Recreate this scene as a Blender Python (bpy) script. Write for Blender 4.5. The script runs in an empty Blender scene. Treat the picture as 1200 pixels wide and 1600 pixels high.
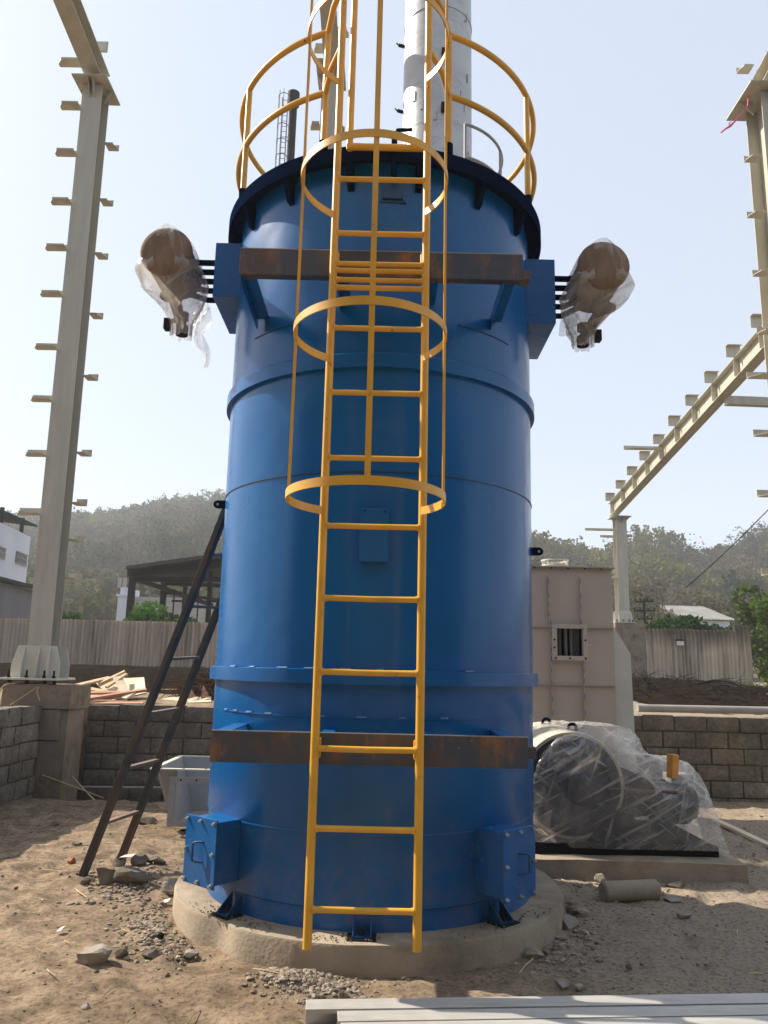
import bpy, bmesh, math, random
import numpy as np
from mathutils import Vector, Matrix, noise
random.seed(7)
S = bpy.context.scene
COL = S.collection
PI = math.pi
R = math.radians

# ------------------------------------------------------------------ camera
F, PITCH, ROLL, EYE = 1205.0, math.atan(243/1205.0), 0.0229, 1.5
def ray(x, y):
    u, v = x-600, y-800
    c, s = math.cos(ROLL), math.sin(ROLL)
    u2, v2 = u*c+v*s, v*c-u*s
    return Vector((u2, F*math.cos(PITCH)+v2*math.sin(PITCH), F*math.sin(PITCH)-v2*math.cos(PITCH)))
def at(x, y, Y):                      # surveyed point of the photo at depth Y
    r = ray(x, y); t = Y/r.y
    return Vector((r.x*t, Y, EYE+r.z*t))
def gz(x, y, z=0.0):                  # surveyed point of the photo on the level z
    r = ray(x, y); t = (z-EYE)/r.z
    return Vector((r.x*t, r.y*t, z))
cam = bpy.data.cameras.new('camera'); co = bpy.data.objects.new('camera', cam); COL.objects.link(co)
cam.sensor_fit = 'VERTICAL'; cam.sensor_height = 36; cam.lens = F/1600*36
cam.clip_start = .05; cam.clip_end = 3000
co.matrix_world = Matrix.Translation((0, 0, EYE)) @ Matrix.Rotation(PI/2+PITCH, 4, 'X') @ Matrix.Rotation(ROLL, 4, 'Z')
S.camera = co

# ------------------------------------------------------------------ light
SUN_AZ, SUN_EL = 24.0, 41.0           # azimuth: degrees behind the left-hand side
sd = Vector((-math.cos(R(SUN_AZ))*math.cos(R(SUN_EL)), math.sin(R(SUN_AZ))*math.cos(R(SUN_EL)), math.sin(R(SUN_EL))))
sl = bpy.data.lights.new('sun', 'SUN'); sl.energy = 4.7; sl.angle = R(.6); sl.color = (1, .9, .76)
so = bpy.data.objects.new('sun', sl); COL.objects.link(so); so.rotation_euler = sd.to_track_quat('Z', 'Y').to_euler(); so.location = (-20, 10, 20)
W = bpy.data.worlds.new('World'); S.world = W; W.use_nodes = True
wn = W.node_tree.nodes; wl = W.node_tree.links; wn.clear()
wo = wn.new('ShaderNodeOutputWorld'); wb = wn.new('ShaderNodeBackground'); sk = wn.new('ShaderNodeTexSky')
sk.sky_type = 'NISHITA'; sk.sun_disc = False; sk.sun_elevation = R(SUN_EL); sk.sun_rotation = R(-(90-SUN_AZ))
sk.air_density = 1.0; sk.dust_density = 2.0; sk.ozone_density = 1.6; sk.altitude = 50
mxs = wn.new('ShaderNodeMix'); mxs.data_type = 'RGBA'; mxs.inputs[0].default_value = .70       # dusty white air over the clear sky
mxs.inputs[7].default_value = (3.75, 4.12, 4.75, 1); wl.new(sk.outputs[0], mxs.inputs[6]); wl.new(mxs.outputs[2], wb.inputs['Color'])
wb.inputs['Strength'].default_value = .112
wl.new(wb.outputs[0], wo.inputs['Surface'])
S.view_settings.view_transform = 'Standard'; S.view_settings.look = 'None'; S.view_settings.gamma = 1
S.view_settings.exposure = 0.92
S.cycles.max_bounces = 8; S.cycles.transparent_max_bounces = 16; S.cycles.volume_bounces = 1
S.cycles.use_denoising = True; S.cycles.caustics_reflective = False; S.cycles.caustics_refractive = False; S.cycles.sample_clamp_indirect = 4

# ------------------------------------------------------------------ materials
def nt(name):
    m = bpy.data.materials.new(name); m.use_nodes = True
    n = m.node_tree.nodes; l = m.node_tree.links
    return m, n, l, n['Principled BSDF'], n['Material Output']
def noise_node(n, l, scale, detail=4, rough=.55, vec=None, stretch=None, dist=0):
    tc = n.new('ShaderNodeTexCoord'); src = tc.outputs['Object']
    if stretch:
        mp = n.new('ShaderNodeMapping'); mp.inputs['Scale'].default_value = stretch
        l.new(src, mp.inputs['Vector']); src = mp.outputs[0]
    t = n.new('ShaderNodeTexNoise'); t.inputs['Scale'].default_value = scale; t.inputs['Detail'].default_value = detail
    t.inputs['Roughness'].default_value = rough; t.inputs['Distortion'].default_value = dist
    l.new(src, t.inputs['Vector']); return t.outputs['Fac']
def ramp(n, l, src, stops):
    r = n.new('ShaderNodeValToRGB'); e = r.color_ramp.elements
    while len(e) < len(stops): e.new(.5)
    for k, (p, c) in enumerate(stops):
        e[k].position = p; e[k].color = (c, c, c, 1) if isinstance(c, (int, float)) else (*c, 1)
    l.new(src, r.inputs[0]); return r.outputs[0]
def mix(n, l, fac, a, b, mode='MIX'):
    m = n.new('ShaderNodeMix'); m.data_type = 'RGBA'; m.blend_type = mode
    for k, v in ((0, fac), (6, a), (7, b)):
        if isinstance(v, (int, float)): m.inputs[k].default_value = v
        elif isinstance(v, tuple): m.inputs[k].default_value = (*v, 1)
        else: l.new(v, m.inputs[k])
    return m.outputs[2]
def bump(n, l, bs, srcs):
    prev = None
    for src, st, d in srcs:
        b = n.new('ShaderNodeBump'); b.inputs['Strength'].default_value = st; b.inputs['Distance'].default_value = d
        l.new(src, b.inputs['Height'])
        if prev is not None: l.new(prev, b.inputs['Normal'])
        prev = b.outputs[0]
    l.new(prev, bs.inputs['Normal'])
def sc(c, k): return tuple(min(1, x*k) for x in c)
def M(name, col, rough=.6, metal=0.0, var=.15, scale=6, bmp=0, bscale=60, coat=0, dirt=None, dlo=.55, dhi=.75, dscale=9, stretch=None, rvar=0.0):
    m, n, l, bs, out = nt(name)
    c = ramp(n, l, noise_node(n, l, scale, 5, stretch=stretch), [(.3, sc(col, 1-var)), (.7, sc(col, 1+var))])
    if dirt:
        k = ramp(n, l, noise_node(n, l, dscale, 6, .65, stretch=stretch), [(dlo, 0.0), (dhi, 1.0)])
        c = mix(n, l, k, c, dirt)
    l.new(c, bs.inputs['Base Color'])
    bs.inputs['Metallic'].default_value = metal; bs.inputs['Roughness'].default_value = rough
    if rough >= .6: bs.inputs['Specular IOR Level'].default_value = .5 if rough < .65 else (.12 if rough < .9 else 0.0)
    if rvar:
        rr = ramp(n, l, noise_node(n, l, scale*1.7, 5), [(.3, max(0, rough-rvar)), (.7, rough+rvar)])
        l.new(rr, bs.inputs['Roughness'])
    if coat: bs.inputs['Coat Weight'].default_value = coat; bs.inputs['Coat Roughness'].default_value = .12
    if bmp: bump(n, l, bs, [(noise_node(n, l, bscale, 5), bmp, .01)])
    return m

def blue_mat():
    m, n, l, bs, out = nt('blue_gloss_paint')
    a = ramp(n, l, noise_node(n, l, 1.1, 4), [(.3, (.0, .098, .310)), (.7, (.0, .112, .350))])
    k = ramp(n, l, noise_node(n, l, 2.0, 6, .65, stretch=(3, 3, .22)), [(.45, (1, 1, 1)), (.75, (1.0, .86, .84))])
    a = mix(n, l, 1.0, a, k, 'MULTIPLY')
    tc = n.new('ShaderNodeTexCoord'); sp = n.new('ShaderNodeSeparateXYZ'); l.new(tc.outputs['Object'], sp.inputs[0])
    mr = n.new('ShaderNodeMapRange'); mr.inputs['From Min'].default_value = .75; mr.inputs['From Max'].default_value = -.05; mr.inputs['To Max'].default_value = .34
    l.new(sp.outputs['Z'], mr.inputs['Value'])
    d = ramp(n, l, noise_node(n, l, 7, 7, .7), [(.40, 0.0), (.70, 1.0)])
    mm = n.new('ShaderNodeMath'); mm.operation = 'MULTIPLY'; l.new(mr.outputs[0], mm.inputs[0]); l.new(d, mm.inputs[1])
    a = mix(n, l, mm.outputs[0], a, (.22, .17, .115))          # splashed dust low down
    sc_ = ramp(n, l, noise_node(n, l, 42, 6, .8, stretch=(1, 1, .5)), [(.73, 0.0), (.76, .35)])
    a = mix(n, l, sc_, a, (.10, .16, .24))                     # scuffs
    l.new(a, bs.inputs['Base Color'])
    rr = ramp(n, l, noise_node(n, l, 1.6, 5), [(.3, .17), (.7, .30)]); l.new(rr, bs.inputs['Roughness']); bs.inputs['Specular IOR Level'].default_value = .36
    bump(n, l, bs, [(noise_node(n, l, 1.9, 2), .22, .05)]); return m
blue = blue_mat()
blue_dark = M('dark_blue_paint', (.002, .045, .14), .4, var=.12, scale=3, bmp=.06, bscale=40)  # darker blue for the roof plate, some seams and small fittings
machine_dark = M('dark_machine_paint', (.010, .014, .028), .4, var=.3, scale=5)
navy = M('navy_paint', (.003, .009, .030), .9, var=.2, scale=5)
weldm = M('bare_weld', (.10, .22, .38), .45, .3, var=.3, scale=20, bmp=.4, bscale=120)
yellow = M('yellow_enamel', (.70, .37, .030), .38, var=.16, scale=4, dirt=(.20, .09, .03), dlo=.64, dhi=.72, dscale=17, bmp=.08, bscale=90)
cream = M('cream_steel_paint', (.45, .425, .345), .55, var=.12, scale=2.5, dirt=(.20, .14, .09), dlo=.64, dhi=.80, dscale=2.2, stretch=(3, 3, .35))
cream_white = M('cream_white_paint', (.60, .58, .49), .5, var=.08, scale=3, dirt=(.25, .2, .14), dlo=.72, dhi=.8, dscale=7)
taupe = M('taupe_panel_paint', (.50, .415, .335), .5, var=.07, scale=2, bmp=.1, bscale=2.5)
greysteel = M('grey_primer', (.30, .30, .29), .5, var=.12, scale=5, dirt=(.24, .2, .16), dlo=.62, dhi=.75)
galv = M('galvanised_steel', (.47, .455, .42), .5, .3, var=.12, scale=7, stretch=(.6, 5, 5), dirt=(.55, .44, .30), dlo=.66, dhi=.74, dscale=5, rvar=.08, bmp=.08, bscale=30)
boltm = M('zinc_bolt', (.5, .5, .48), .4, .6, var=.2, scale=30)
black = M('black_paint', (.007, .007, .008), .7, var=.3, scale=8)
darksteel = M('dark_rusty_steel', (.020, .014, .011), .7, var=.4, scale=3)
brownpipe = M('brown_stack', (.007, .005, .006), .7, var=.3, scale=1)
concrete = M('concrete', (.345, .285, .215), .9, var=.22, scale=3.5, bmp=.5, bscale=45, dirt=(.19, .155, .11), dlo=.5, dhi=.72, dscale=2.2)
concrete_brown = M('stained_concrete', (.27, .215, .16), .9, var=.25, scale=3, bmp=.5, bscale=30, dirt=(.13, .105, .08), dlo=.52, dhi=.7, dscale=2.4)
rockm = M('broken_concrete', (.17, .145, .115), .92, var=.35, scale=9, bmp=.8, bscale=40)
rock_pale = M('pale_concrete_chips', (.30, .265, .22), .92, var=.3, scale=9, bmp=.7, bscale=40)
gravelm = M('crushed_stone', (.28, .235, .185), .92, var=.55, scale=26, bmp=.5, bscale=80)
brickred = M('brick_red', (.36, .16, .09), .9, var=.2, scale=20, bmp=.5, bscale=60)
wood = M('sawn_timber', (.50, .37, .23), .75, var=.22, scale=2.5, stretch=(6, 6, 6), bmp=.2, bscale=40)
wood_pink = M('reddish_timber', (.46, .25, .16), .75, var=.22, scale=3, bmp=.2, bscale=40)
wood_pale = M('pale_plywood', (.62, .52, .37), .75, var=.14, scale=2)
orange = M('orange_block_paint', (.62, .27, .04), .6, var=.2, scale=14)
copper = M('copper_pipe', (.15, .055, .035), .5, .3, var=.2, scale=10)
whitewash = M('whitewashed_wall', (.60, .62, .68), .85, var=.07, scale=.5)
greywash = M('grey_sheet_wall', (.20, .19, .20), .7, var=.15, scale=.6, stretch=(2, 2, .1))
greyblock = M('bare_block_house', (.36, .34, .32), .9, var=.15, scale=.6)
winm = M('window_glass', (.16, .17, .18), .25, var=.3, scale=3)
roofwhite = M('white_roof_sheet', (.17, .175, .175), .7, var=.25, scale=1)
twig = M('dry_twigs', (.085, .058, .04), .9, var=.4, scale=6)
dark_twig = M('dark_dead_twigs', (.035, .025, .018), .92, var=.5, scale=6)
strawm = M('straw_rope', (.50, .40, .25), .85, var=.2, scale=9)
barkm = M('bark', (.10, .075, .055), .9, var=.3, scale=4)
pink = M('pink_ribbon', (.75, .10, .26), .6, var=.1)
green_tarp = M('green_tarp', (.02, .16, .11), .5, var=.2)
pipegrey = M('grey_pvc', (.30, .28, .26), .5, var=.15, scale=4)
drumcap = M('coarse_brown_cap', (.23, .165, .118), .8, var=.3, scale=6, stretch=(2, 2, .7), bmp=.3, bscale=60)

def rust_mat():
    m, n, l, bs, out = nt('rust_streaked_steel')
    a = ramp(n, l, noise_node(n, l, 5.0, 6, .6, stretch=(1, 1, .6)), [(.48, (.045, .058, .082)), (.64, (.105, .064, .040))])
    k = ramp(n, l, noise_node(n, l, 3.3, 6, .7, stretch=(1.4, 1, .5)), [(.535, 0.0), (.66, .9)])
    a = mix(n, l, k, a, (.25, .115, .040))
    k2 = ramp(n, l, noise_node(n, l, 30, 5, .7), [(.64, 0.0), (.70, 1.0)])
    a = mix(n, l, k2, a, (.30, .20, .12))
    l.new(a, bs.inputs['Base Color']); bs.inputs['Roughness'].default_value = .55
    bump(n, l, bs, [(noise_node(n, l, 50, 5), .25, .01)]); return m
rust = rust_mat()
def ladder_mat():
    m, n, l, bs, out = nt('flaking_dark_steel')
    a = ramp(n, l, noise_node(n, l, 2.2, 6, .6), [(.44, (.016, .024, .026)), (.58, (.075, .042, .026))])
    l.new(a, bs.inputs['Base Color']); bs.inputs['Roughness'].default_value = .6
    bump(n, l, bs, [(noise_node(n, l, 60, 5), .3, .01)]); return m
laddm = ladder_mat()
def stack_mat():
    m, n, l, bs, out = nt('scuffed_aluminium_cladding')
    a = ramp(n, l, noise_node(n, l, 1.6, 5, .6), [(.3, (.40, .405, .41)), (.7, (.52, .52, .52))])
    k = ramp(n, l, noise_node(n, l, 2.6, 7, .72, stretch=(1.6, 1.6, 3.2), dist=.6), [(.50, 0.0), (.72, 1.0)])
    a = mix(n, l, k, a, (.34, .335, .325))
    l.new(a, bs.inputs['Base Color']); bs.inputs['Roughness'].default_value = .42; bs.inputs['Metallic'].default_value = .35
    bump(n, l, bs, [(noise_node(n, l, 5, 4), .25, .02)]); return m
stackm = stack_mat()
def fence_mat(name, base, darkc, toplo, tophi, ztop):
    m, n, l, bs, out = nt(name)
    s = noise_node(n, l, 1.0, 6, .7, stretch=(2.2, 2.2, .16))
    a = ramp(n, l, s, [(.36, darkc), (.50, base), (.68, sc(base, 1.25))])
    b = noise_node(n, l, .55, 4, .6, stretch=(1, 1, .5))
    tc = n.new('ShaderNodeTexCoord'); sp = n.new('ShaderNodeSeparateXYZ'); l.new(tc.outputs['Object'], sp.inputs[0])
    ad = n.new('ShaderNodeMath'); ad.operation = 'MULTIPLY_ADD'; ad.inputs[1].default_value = 1.6; l.new(b, ad.inputs[0]); l.new(sp.outputs['Z'], ad.inputs[2])
    mr = n.new('ShaderNodeMapRange'); mr.inputs['From Min'].default_value = toplo; mr.inputs['From Max'].default_value = tophi
    l.new(ad.outputs[0], mr.inputs['Value'])
    c = mix(n, l, mr.outputs[0], a, sc(darkc, .75))
    l.new(c, bs.inputs['Base Color']); bs.inputs['Roughness'].default_value = .85; bs.inputs['Specular IOR Level'].default_value = .1; return m
fence_l = fence_mat('weathered_sheet_fence', (.37, .30, .235), (.16, .125, .095), 3.1, 4.6, 0)
fence_r = fence_mat('mould_streaked_sheet_fence', (.50, .41, .32), (.16, .125, .095), 2.75, 3.5, 0)
def film_mat(name, base, peak, tint, freq, glint=.2):
    m, n, l, bs, out = nt(name)
    n.remove(bs)
    tr = n.new('ShaderNodeBsdfTransparent'); tr.inputs[0].default_value = (.97, .97, .975, 1)
    df = n.new('ShaderNodeBsdfDiffuse'); df.inputs[0].default_value = (*tint, 1)
    tl = n.new('ShaderNodeBsdfTranslucent'); tl.inputs[0].default_value = (*tint, 1)
    gl = n.new('ShaderNodeBsdfGlossy'); gl.inputs[0].default_value = (.95, .95, .95, 1); gl.inputs['Roughness'].default_value = .16
    m1 = n.new('ShaderNodeMixShader'); m1.inputs[0].default_value = .55; l.new(df.outputs[0], m1.inputs[1]); l.new(tl.outputs[0], m1.inputs[2])
    m2 = n.new('ShaderNodeMixShader'); m2.inputs[0].default_value = glint; l.new(m1.outputs[0], m2.inputs[1]); l.new(gl.outputs[0], m2.inputs[2])
    tc = n.new('ShaderNodeTexCoord'); acc = None
    for rot, sc3, lo, hi, amp in (((0, R(28), 0), (.5, .8, 7), .54, .70, peak), ((0, R(-38), R(20)), (.6, .8, 9), .57, .70, peak*.8), ((R(30), R(70), 0), (.5, .7, 6), .56, .72, peak*.7), ((0, 0, 0), (1.3, 1.3, 1.3), .45, .75, peak*.5)):
        m0 = n.new('ShaderNodeMapping'); m0.inputs['Rotation'].default_value = rot; l.new(tc.outputs['Object'], m0.inputs['Vector'])
        mp = n.new('ShaderNodeMapping'); mp.inputs['Scale'].default_value = sc3; l.new(m0.outputs[0], mp.inputs['Vector'])
        t = n.new('ShaderNodeTexNoise'); t.inputs['Scale'].default_value = freq; t.inputs['Detail'].default_value = 4; t.inputs['Roughness'].default_value = .55; t.inputs['Distortion'].default_value = .25; l.new(mp.outputs[0], t.inputs['Vector'])
        k = ramp(n, l, t.outputs['Fac'], [(lo, 0.0), (hi, amp)])
        if acc is None: acc = k
        else:
            ad = n.new('ShaderNodeMath'); ad.operation = 'MAXIMUM'; l.new(acc, ad.inputs[0]); l.new(k, ad.inputs[1]); acc = ad.outputs[0]
    ad = n.new('ShaderNodeMath'); ad.operation = 'ADD'; ad.inputs[1].default_value = base; ad.use_clamp = True; l.new(acc, ad.inputs[0])
    m3 = n.new('ShaderNodeMixShader'); l.new(ad.outputs[0], m3.inputs[0]); l.new(tr.outputs[0], m3.inputs[1]); l.new(m2.outputs[0], m3.inputs[2])
    bp = n.new('ShaderNodeBump'); bp.inputs['Strength'].default_value = .5; bp.inputs['Distance'].default_value = .012; l.new(acc, bp.inputs['Height'])
    for s in (df, tl, gl): l.new(bp.outputs[0], s.inputs['Normal'])
    l.new(m3.outputs[0], out.inputs['Surface']); return m
film = film_mat('crinkled_clear_film', .20, .50, (.92, .89, .85), 3.6)
film_bag = film_mat('bagged_clear_film', .34, .50, (.80, .73, .63), 4.0, .12)
def ground_mat():
    m, n, l, bs, out = nt('dry_dirt')
    a = ramp(n, l, noise_node(n, l, .55, 6, .6), [(.30, (.185, .140, .098)), (.5, (.280, .212, .147)), (.70, (.35, .268, .188))])
    k = ramp(n, l, noise_node(n, l, 5.5, 7, .7), [(.40, (.62, .60, .58)), (.60, (1.06, 1.05, 1.04))])
    a = mix(n, l, 1.0, a, k, 'MULTIPLY')
    k = ramp(n, l, noise_node(n, l, 38, 6, .75), [(.36, (.48, .46, .44)), (.50, (1, 1, 1)), (.74, (1.3, 1.28, 1.25))])
    a = mix(n, l, 1.0, a, k, 'MULTIPLY')
    # greyer ground towards the right of the base, with an uneven border
    tc = n.new('ShaderNodeTexCoord'); sp = n.new('ShaderNodeSeparateXYZ'); l.new(tc.outputs['Object'], sp.inputs[0])
    ad = n.new('ShaderNodeMath'); ad.operation = 'MULTIPLY_ADD'; ad.inputs[1].default_value = 2.4
    l.new(noise_node(n, l, .9, 5, .6), ad.inputs[0]); l.new(sp.outputs['X'], ad.inputs[2])
    mr = n.new('ShaderNodeMapRange'); mr.inputs['From Min'].default_value = 1.3; mr.inputs['From Max'].default_value = 2.6; mr.inputs['To Max'].default_value = .75
    l.new(ad.outputs[0], mr.inputs['Value'])
    g = mix(n, l, 1.0, (.305, .255, .198), k, 'MULTIPLY')
    a = mix(n, l, mr.outputs[0], a, g)
    l.new(a, bs.inputs['Base Color']); bs.inputs['Roughness'].default_value = .95; bs.inputs['Specular IOR Level'].default_value = .05
    bump(n, l, bs, [(noise_node(n, l, 16, 8, .8), .24, .02), (noise_node(n, l, 90, 5, .8), .7, .008)]); return m
dirtm = ground_mat()
hillm = M('dry_scrub_slope', (.13, .105, .065), .95, var=.35, scale=.06)
def block_mat():
    m, n, l, bs, out = nt('rough_concrete_blocks')
    a = ramp(n, l, noise_node(n, l, 2.0, 6, .65), [(.3, (.10, .086, .068)), (.52, (.185, .162, .132)), (.66, (.26, .235, .195)), (.76, (.38, .35, .30))])
    k = ramp(n, l, noise_node(n, l, 24, 6, .7), [(.35, (.65, .64, .62)), (.7, (1.15, 1.14, 1.12))])
    a = mix(n, l, 1.0, a, k, 'MULTIPLY')
    l.new(a, bs.inputs['Base Color']); bs.inputs['Roughness'].default_value = .95
    bump(n, l, bs, [(noise_node(n, l, 12, 6, .7), .7, .02), (noise_node(n, l, 60, 5, .7), .5, .008)]); return m
blockm = block_mat()
mortarm = M('mortar', (.10, .088, .072), .95, var=.3, scale=8, bmp=.6, bscale=30)
def leaf_mat(name, attr=None, col=(.05, .09, .02)):
    m, n, l, bs, out = nt(name); n.remove(bs)
    df = n.new('ShaderNodeBsdfDiffuse'); tl = n.new('ShaderNodeBsdfTranslucent'); mx = n.new('ShaderNodeMixShader'); mx.inputs[0].default_value = .28
    if attr:
        a = n.new('ShaderNodeAttribute'); a.attribute_name = attr; c = a.outputs['Color']
    else:
        c = ramp(n, l, noise_node(n, l, 1.3, 4), [(.3, sc(col, .6)), (.7, sc(col, 1.5))])
    l.new(c, df.inputs[0]); l.new(c, tl.inputs[0])
    l.new(df.outputs[0], mx.inputs[1]); l.new(tl.outputs[0], mx.inputs[2]); l.new(mx.outputs[0], out.inputs['Surface']); return m
forestm = leaf_mat('forest_leaves', 'tint')

# ------------------------------------------------------------------ mesh helper
ORG = {}
class MB:
    def __init__(s): s.v = []; s.f = []; s.m = []
    def add(s, vs, fs, mi=0):
        o = len(s.v); s.v += [tuple(p) for p in vs]
        for q in fs: s.f.append(tuple(o+i for i in q)); s.m.append(mi)
        return s
    def hexa(s, p, mi=0):             # p: 4 lower (ccw from above) + 4 upper
        return s.add(p, [(3, 2, 1, 0), (4, 5, 6, 7), (0, 1, 5, 4), (1, 2, 6, 5), (2, 3, 7, 6), (3, 0, 4, 7)], mi)
    def box(s, x0, x1, y0, y1, z0, z1, mi=0, mat=None):
        p = [Vector(q) for q in ((x0, y0, z0), (x1, y0, z0), (x1, y1, z0), (x0, y1, z0), (x0, y0, z1), (x1, y0, z1), (x1, y1, z1), (x0, y1, z1))]
        if mat is not None: p = [mat @ q for q in p]
        return s.hexa(p, mi)
    def bar(s, a, b, w, h, up=(0, 0, 1), mi=0):   # rectangular bar from a to b
        a, b = Vector(a), Vector(b); d = (b-a).normalized(); u = Vector(up)
        x = d.cross(u)
        if x.length < 1e-4: x = d.cross(Vector((0, 1, 0)))
        x.normalize(); u = x.cross(d).normalized()
        q = lambda p, i, j: p+x*(i*w/2)+u*(j*h/2)
        return s.hexa([q(a, -1, -1), q(a, 1, -1), q(b, 1, -1), q(b, -1, -1), q(a, -1, 1), q(a, 1, 1), q(b, 1, 1), q(b, -1, 1)], mi)
    def prism(s, poly, off, mi=0):
        off = Vector(off); n = len(poly); p = [Vector(q) for q in poly]; q = [a+off for a in p]
        return s.add(p+q, [tuple(range(n))[::-1], tuple(range(n, 2*n))]+[(i, (i+1) % n, n+(i+1) % n, n+i) for i in range(n)], mi)
    def tube(s, pts, r, n=10, closed=False, mi=0):
        P = [Vector(p) for p in pts]; N = len(P); vs = []; prev = None
        for i, p in enumerate(P):
            a = P[i-1] if (i > 0 or closed) else p; b = P[(i+1) % N] if (i < N-1 or closed) else p
            d = (b-a).normalized()
            if prev is None:
                u = d.cross(Vector((0, 0, 1)))
                if u.length < 1e-3: u = d.cross(Vector((0, 1, 0)))
            else: u = prev-d*prev.dot(d)
            u.normalize(); prev = u; w = d.cross(u)
            rr = r[i] if isinstance(r, (list, tuple)) else r
            vs += [p+u*(rr*math.cos(2*PI*k/n))+w*(rr*math.sin(2*PI*k/n)) for k in range(n)]
        fs = [(i*n+k, i*n+(k+1) % n, ((i+1) % N)*n+(k+1) % n, ((i+1) % N)*n+k) for i in range(N if closed else N-1) for k in range(n)]
        if not closed: fs += [tuple(range(n))[::-1], tuple(range((N-1)*n, N*n))]
        return s.add(vs, fs, mi)
    def lathe(s, prof, c, n=96, a0=0, a1=2*PI, closedprof=False, mi=0, axis=None):
        full = abs(a1-a0-2*PI) < 1e-6; m = n if full else n+1; K = len(prof); vs = []
        for i in range(m):
            a = a0+(a1-a0)*i/n
            for r, z in prof: vs.append(Vector((r*math.sin(a), -r*math.cos(a), z)))
        if axis is not None:
            q = Vector((0, 0, 1)).rotation_difference(Vector(axis)); vs = [q @ v for v in vs]
        vs = [v+Vector(c) for v in vs]; fs = []
        for i in range(n):
            j = (i+1) % m
            for k in range(K if closedprof else K-1):
                k2 = (k+1) % K; fs.append((i*K+k, j*K+k, j*K+k2, i*K+k2))
        if closedprof and not full: fs += [tuple(range(K))[::-1], tuple(range((m-1)*K, m*K))]
        if not closedprof and full:
            for k in (0, K-1):
                if prof[k][0] > 1e-6: fs.append(tuple(i*K+k for i in range(m))[::(-1 if k == 0 else 1)])
        return s.add(vs, fs, mi)
    def cyl(s, a, b, r, n=16, mi=0): return s.tube([a, b], r, n, mi=mi)
    def band(s, pts, h, t, mi=0):     # flat bar bent along a level path
        N = len(pts); P = [Vector(p) for p in pts]; vs = []
        for i, p in enumerate(P):
            d = (P[min(i+1, N-1)]-P[max(i-1, 0)]).normalized(); x = d.cross(Vector((0, 0, 1))).normalized()
            for a, b in ((-1, -1), (1, -1), (1, 1), (-1, 1)): vs.append(p+x*(a*t/2)+Vector((0, 0, b*h/2)))
        fs = [(i*4+k, i*4+(k+1) % 4, i*4+4+(k+1) % 4, i*4+4+k) for i in range(N-1) for k in range(4)]
        fs += [(3, 2, 1, 0), tuple(range(N*4-4, N*4))]
        return s.add(vs, fs, mi)
    def build(s, name, mat, parent=None, smooth=None, bevel=0, loc=None, label=None):
        me = bpy.data.meshes.new(name)
        org = Vector(loc) if loc is not None else (ORG[parent.name] if parent is not None else Vector((0, 0, 0)))
        me.from_pydata([tuple(Vector(p)-org) for p in s.v], [], s.f)
        mats = mat if isinstance(mat, (list, tuple)) else [mat]
        for q in mats: me.materials.append(q)
        if len(mats) > 1: me.polygons.foreach_set('material_index', s.m)
        bm = bmesh.new(); bm.from_mesh(me); bmesh.ops.recalc_face_normals(bm, faces=bm.faces); bm.to_mesh(me); bm.free()
        if smooth is not None:
            me.polygons.foreach_set('use_smooth', [True]*len(me.polygons)); me.set_sharp_from_angle(angle=R(smooth))
        me.update()
        o = bpy.data.objects.new(name, me); COL.objects.link(o)
        if parent is not None: o.parent = parent; ORG[o.name] = ORG[parent.name]
        else: o.location = org; ORG[o.name] = org
        if bevel:
            b = o.modifiers.new('edge', 'BEVEL'); b.width = bevel; b.segments = 2; b.limit_method = 'ANGLE'; b.angle_limit = R(40)
        if label: o['label'] = label
        return o
def tag(o, label, cat, group=None, kind=None):
    o['label'] = label; o['category'] = cat
    if group: o['group'] = group
    if kind: o['kind'] = kind
    return o
def thing(name, loc, label, cat, group=None):
    o = bpy.data.objects.new(name, None); COL.objects.link(o); o.location = Vector(loc); o.empty_display_size = .2
    ORG[o.name] = Vector(loc); return tag(o, label, cat, group)
def kids(o): return [c for c in COL.objects if c.parent == o]
def dup(root, loc):
    r = root.copy(); COL.objects.link(r); r.location = Vector(loc); ORG[r.name] = Vector(loc)
    for ch in kids(root):
        c = ch.copy(); COL.objects.link(c); c.parent = r; ORG[c.name] = Vector(loc)
        for g in kids(ch):
            d = g.copy(); COL.objects.link(d); d.parent = c; ORG[d.name] = Vector(loc)
    return r
def rnd(a, b): return random.uniform(a, b)
def nz(x, y, z=0): return noise.noise(Vector((x, y, z)))
def fbm(x, y, z=0, o=4): return noise.fractal(Vector((x, y, z)), 1.0, 2.0, o)
def sstep(a, b, x):
    t = max(0.0, min(1.0, (x-a)/(b-a))); return t*t*(3-2*t)

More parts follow.
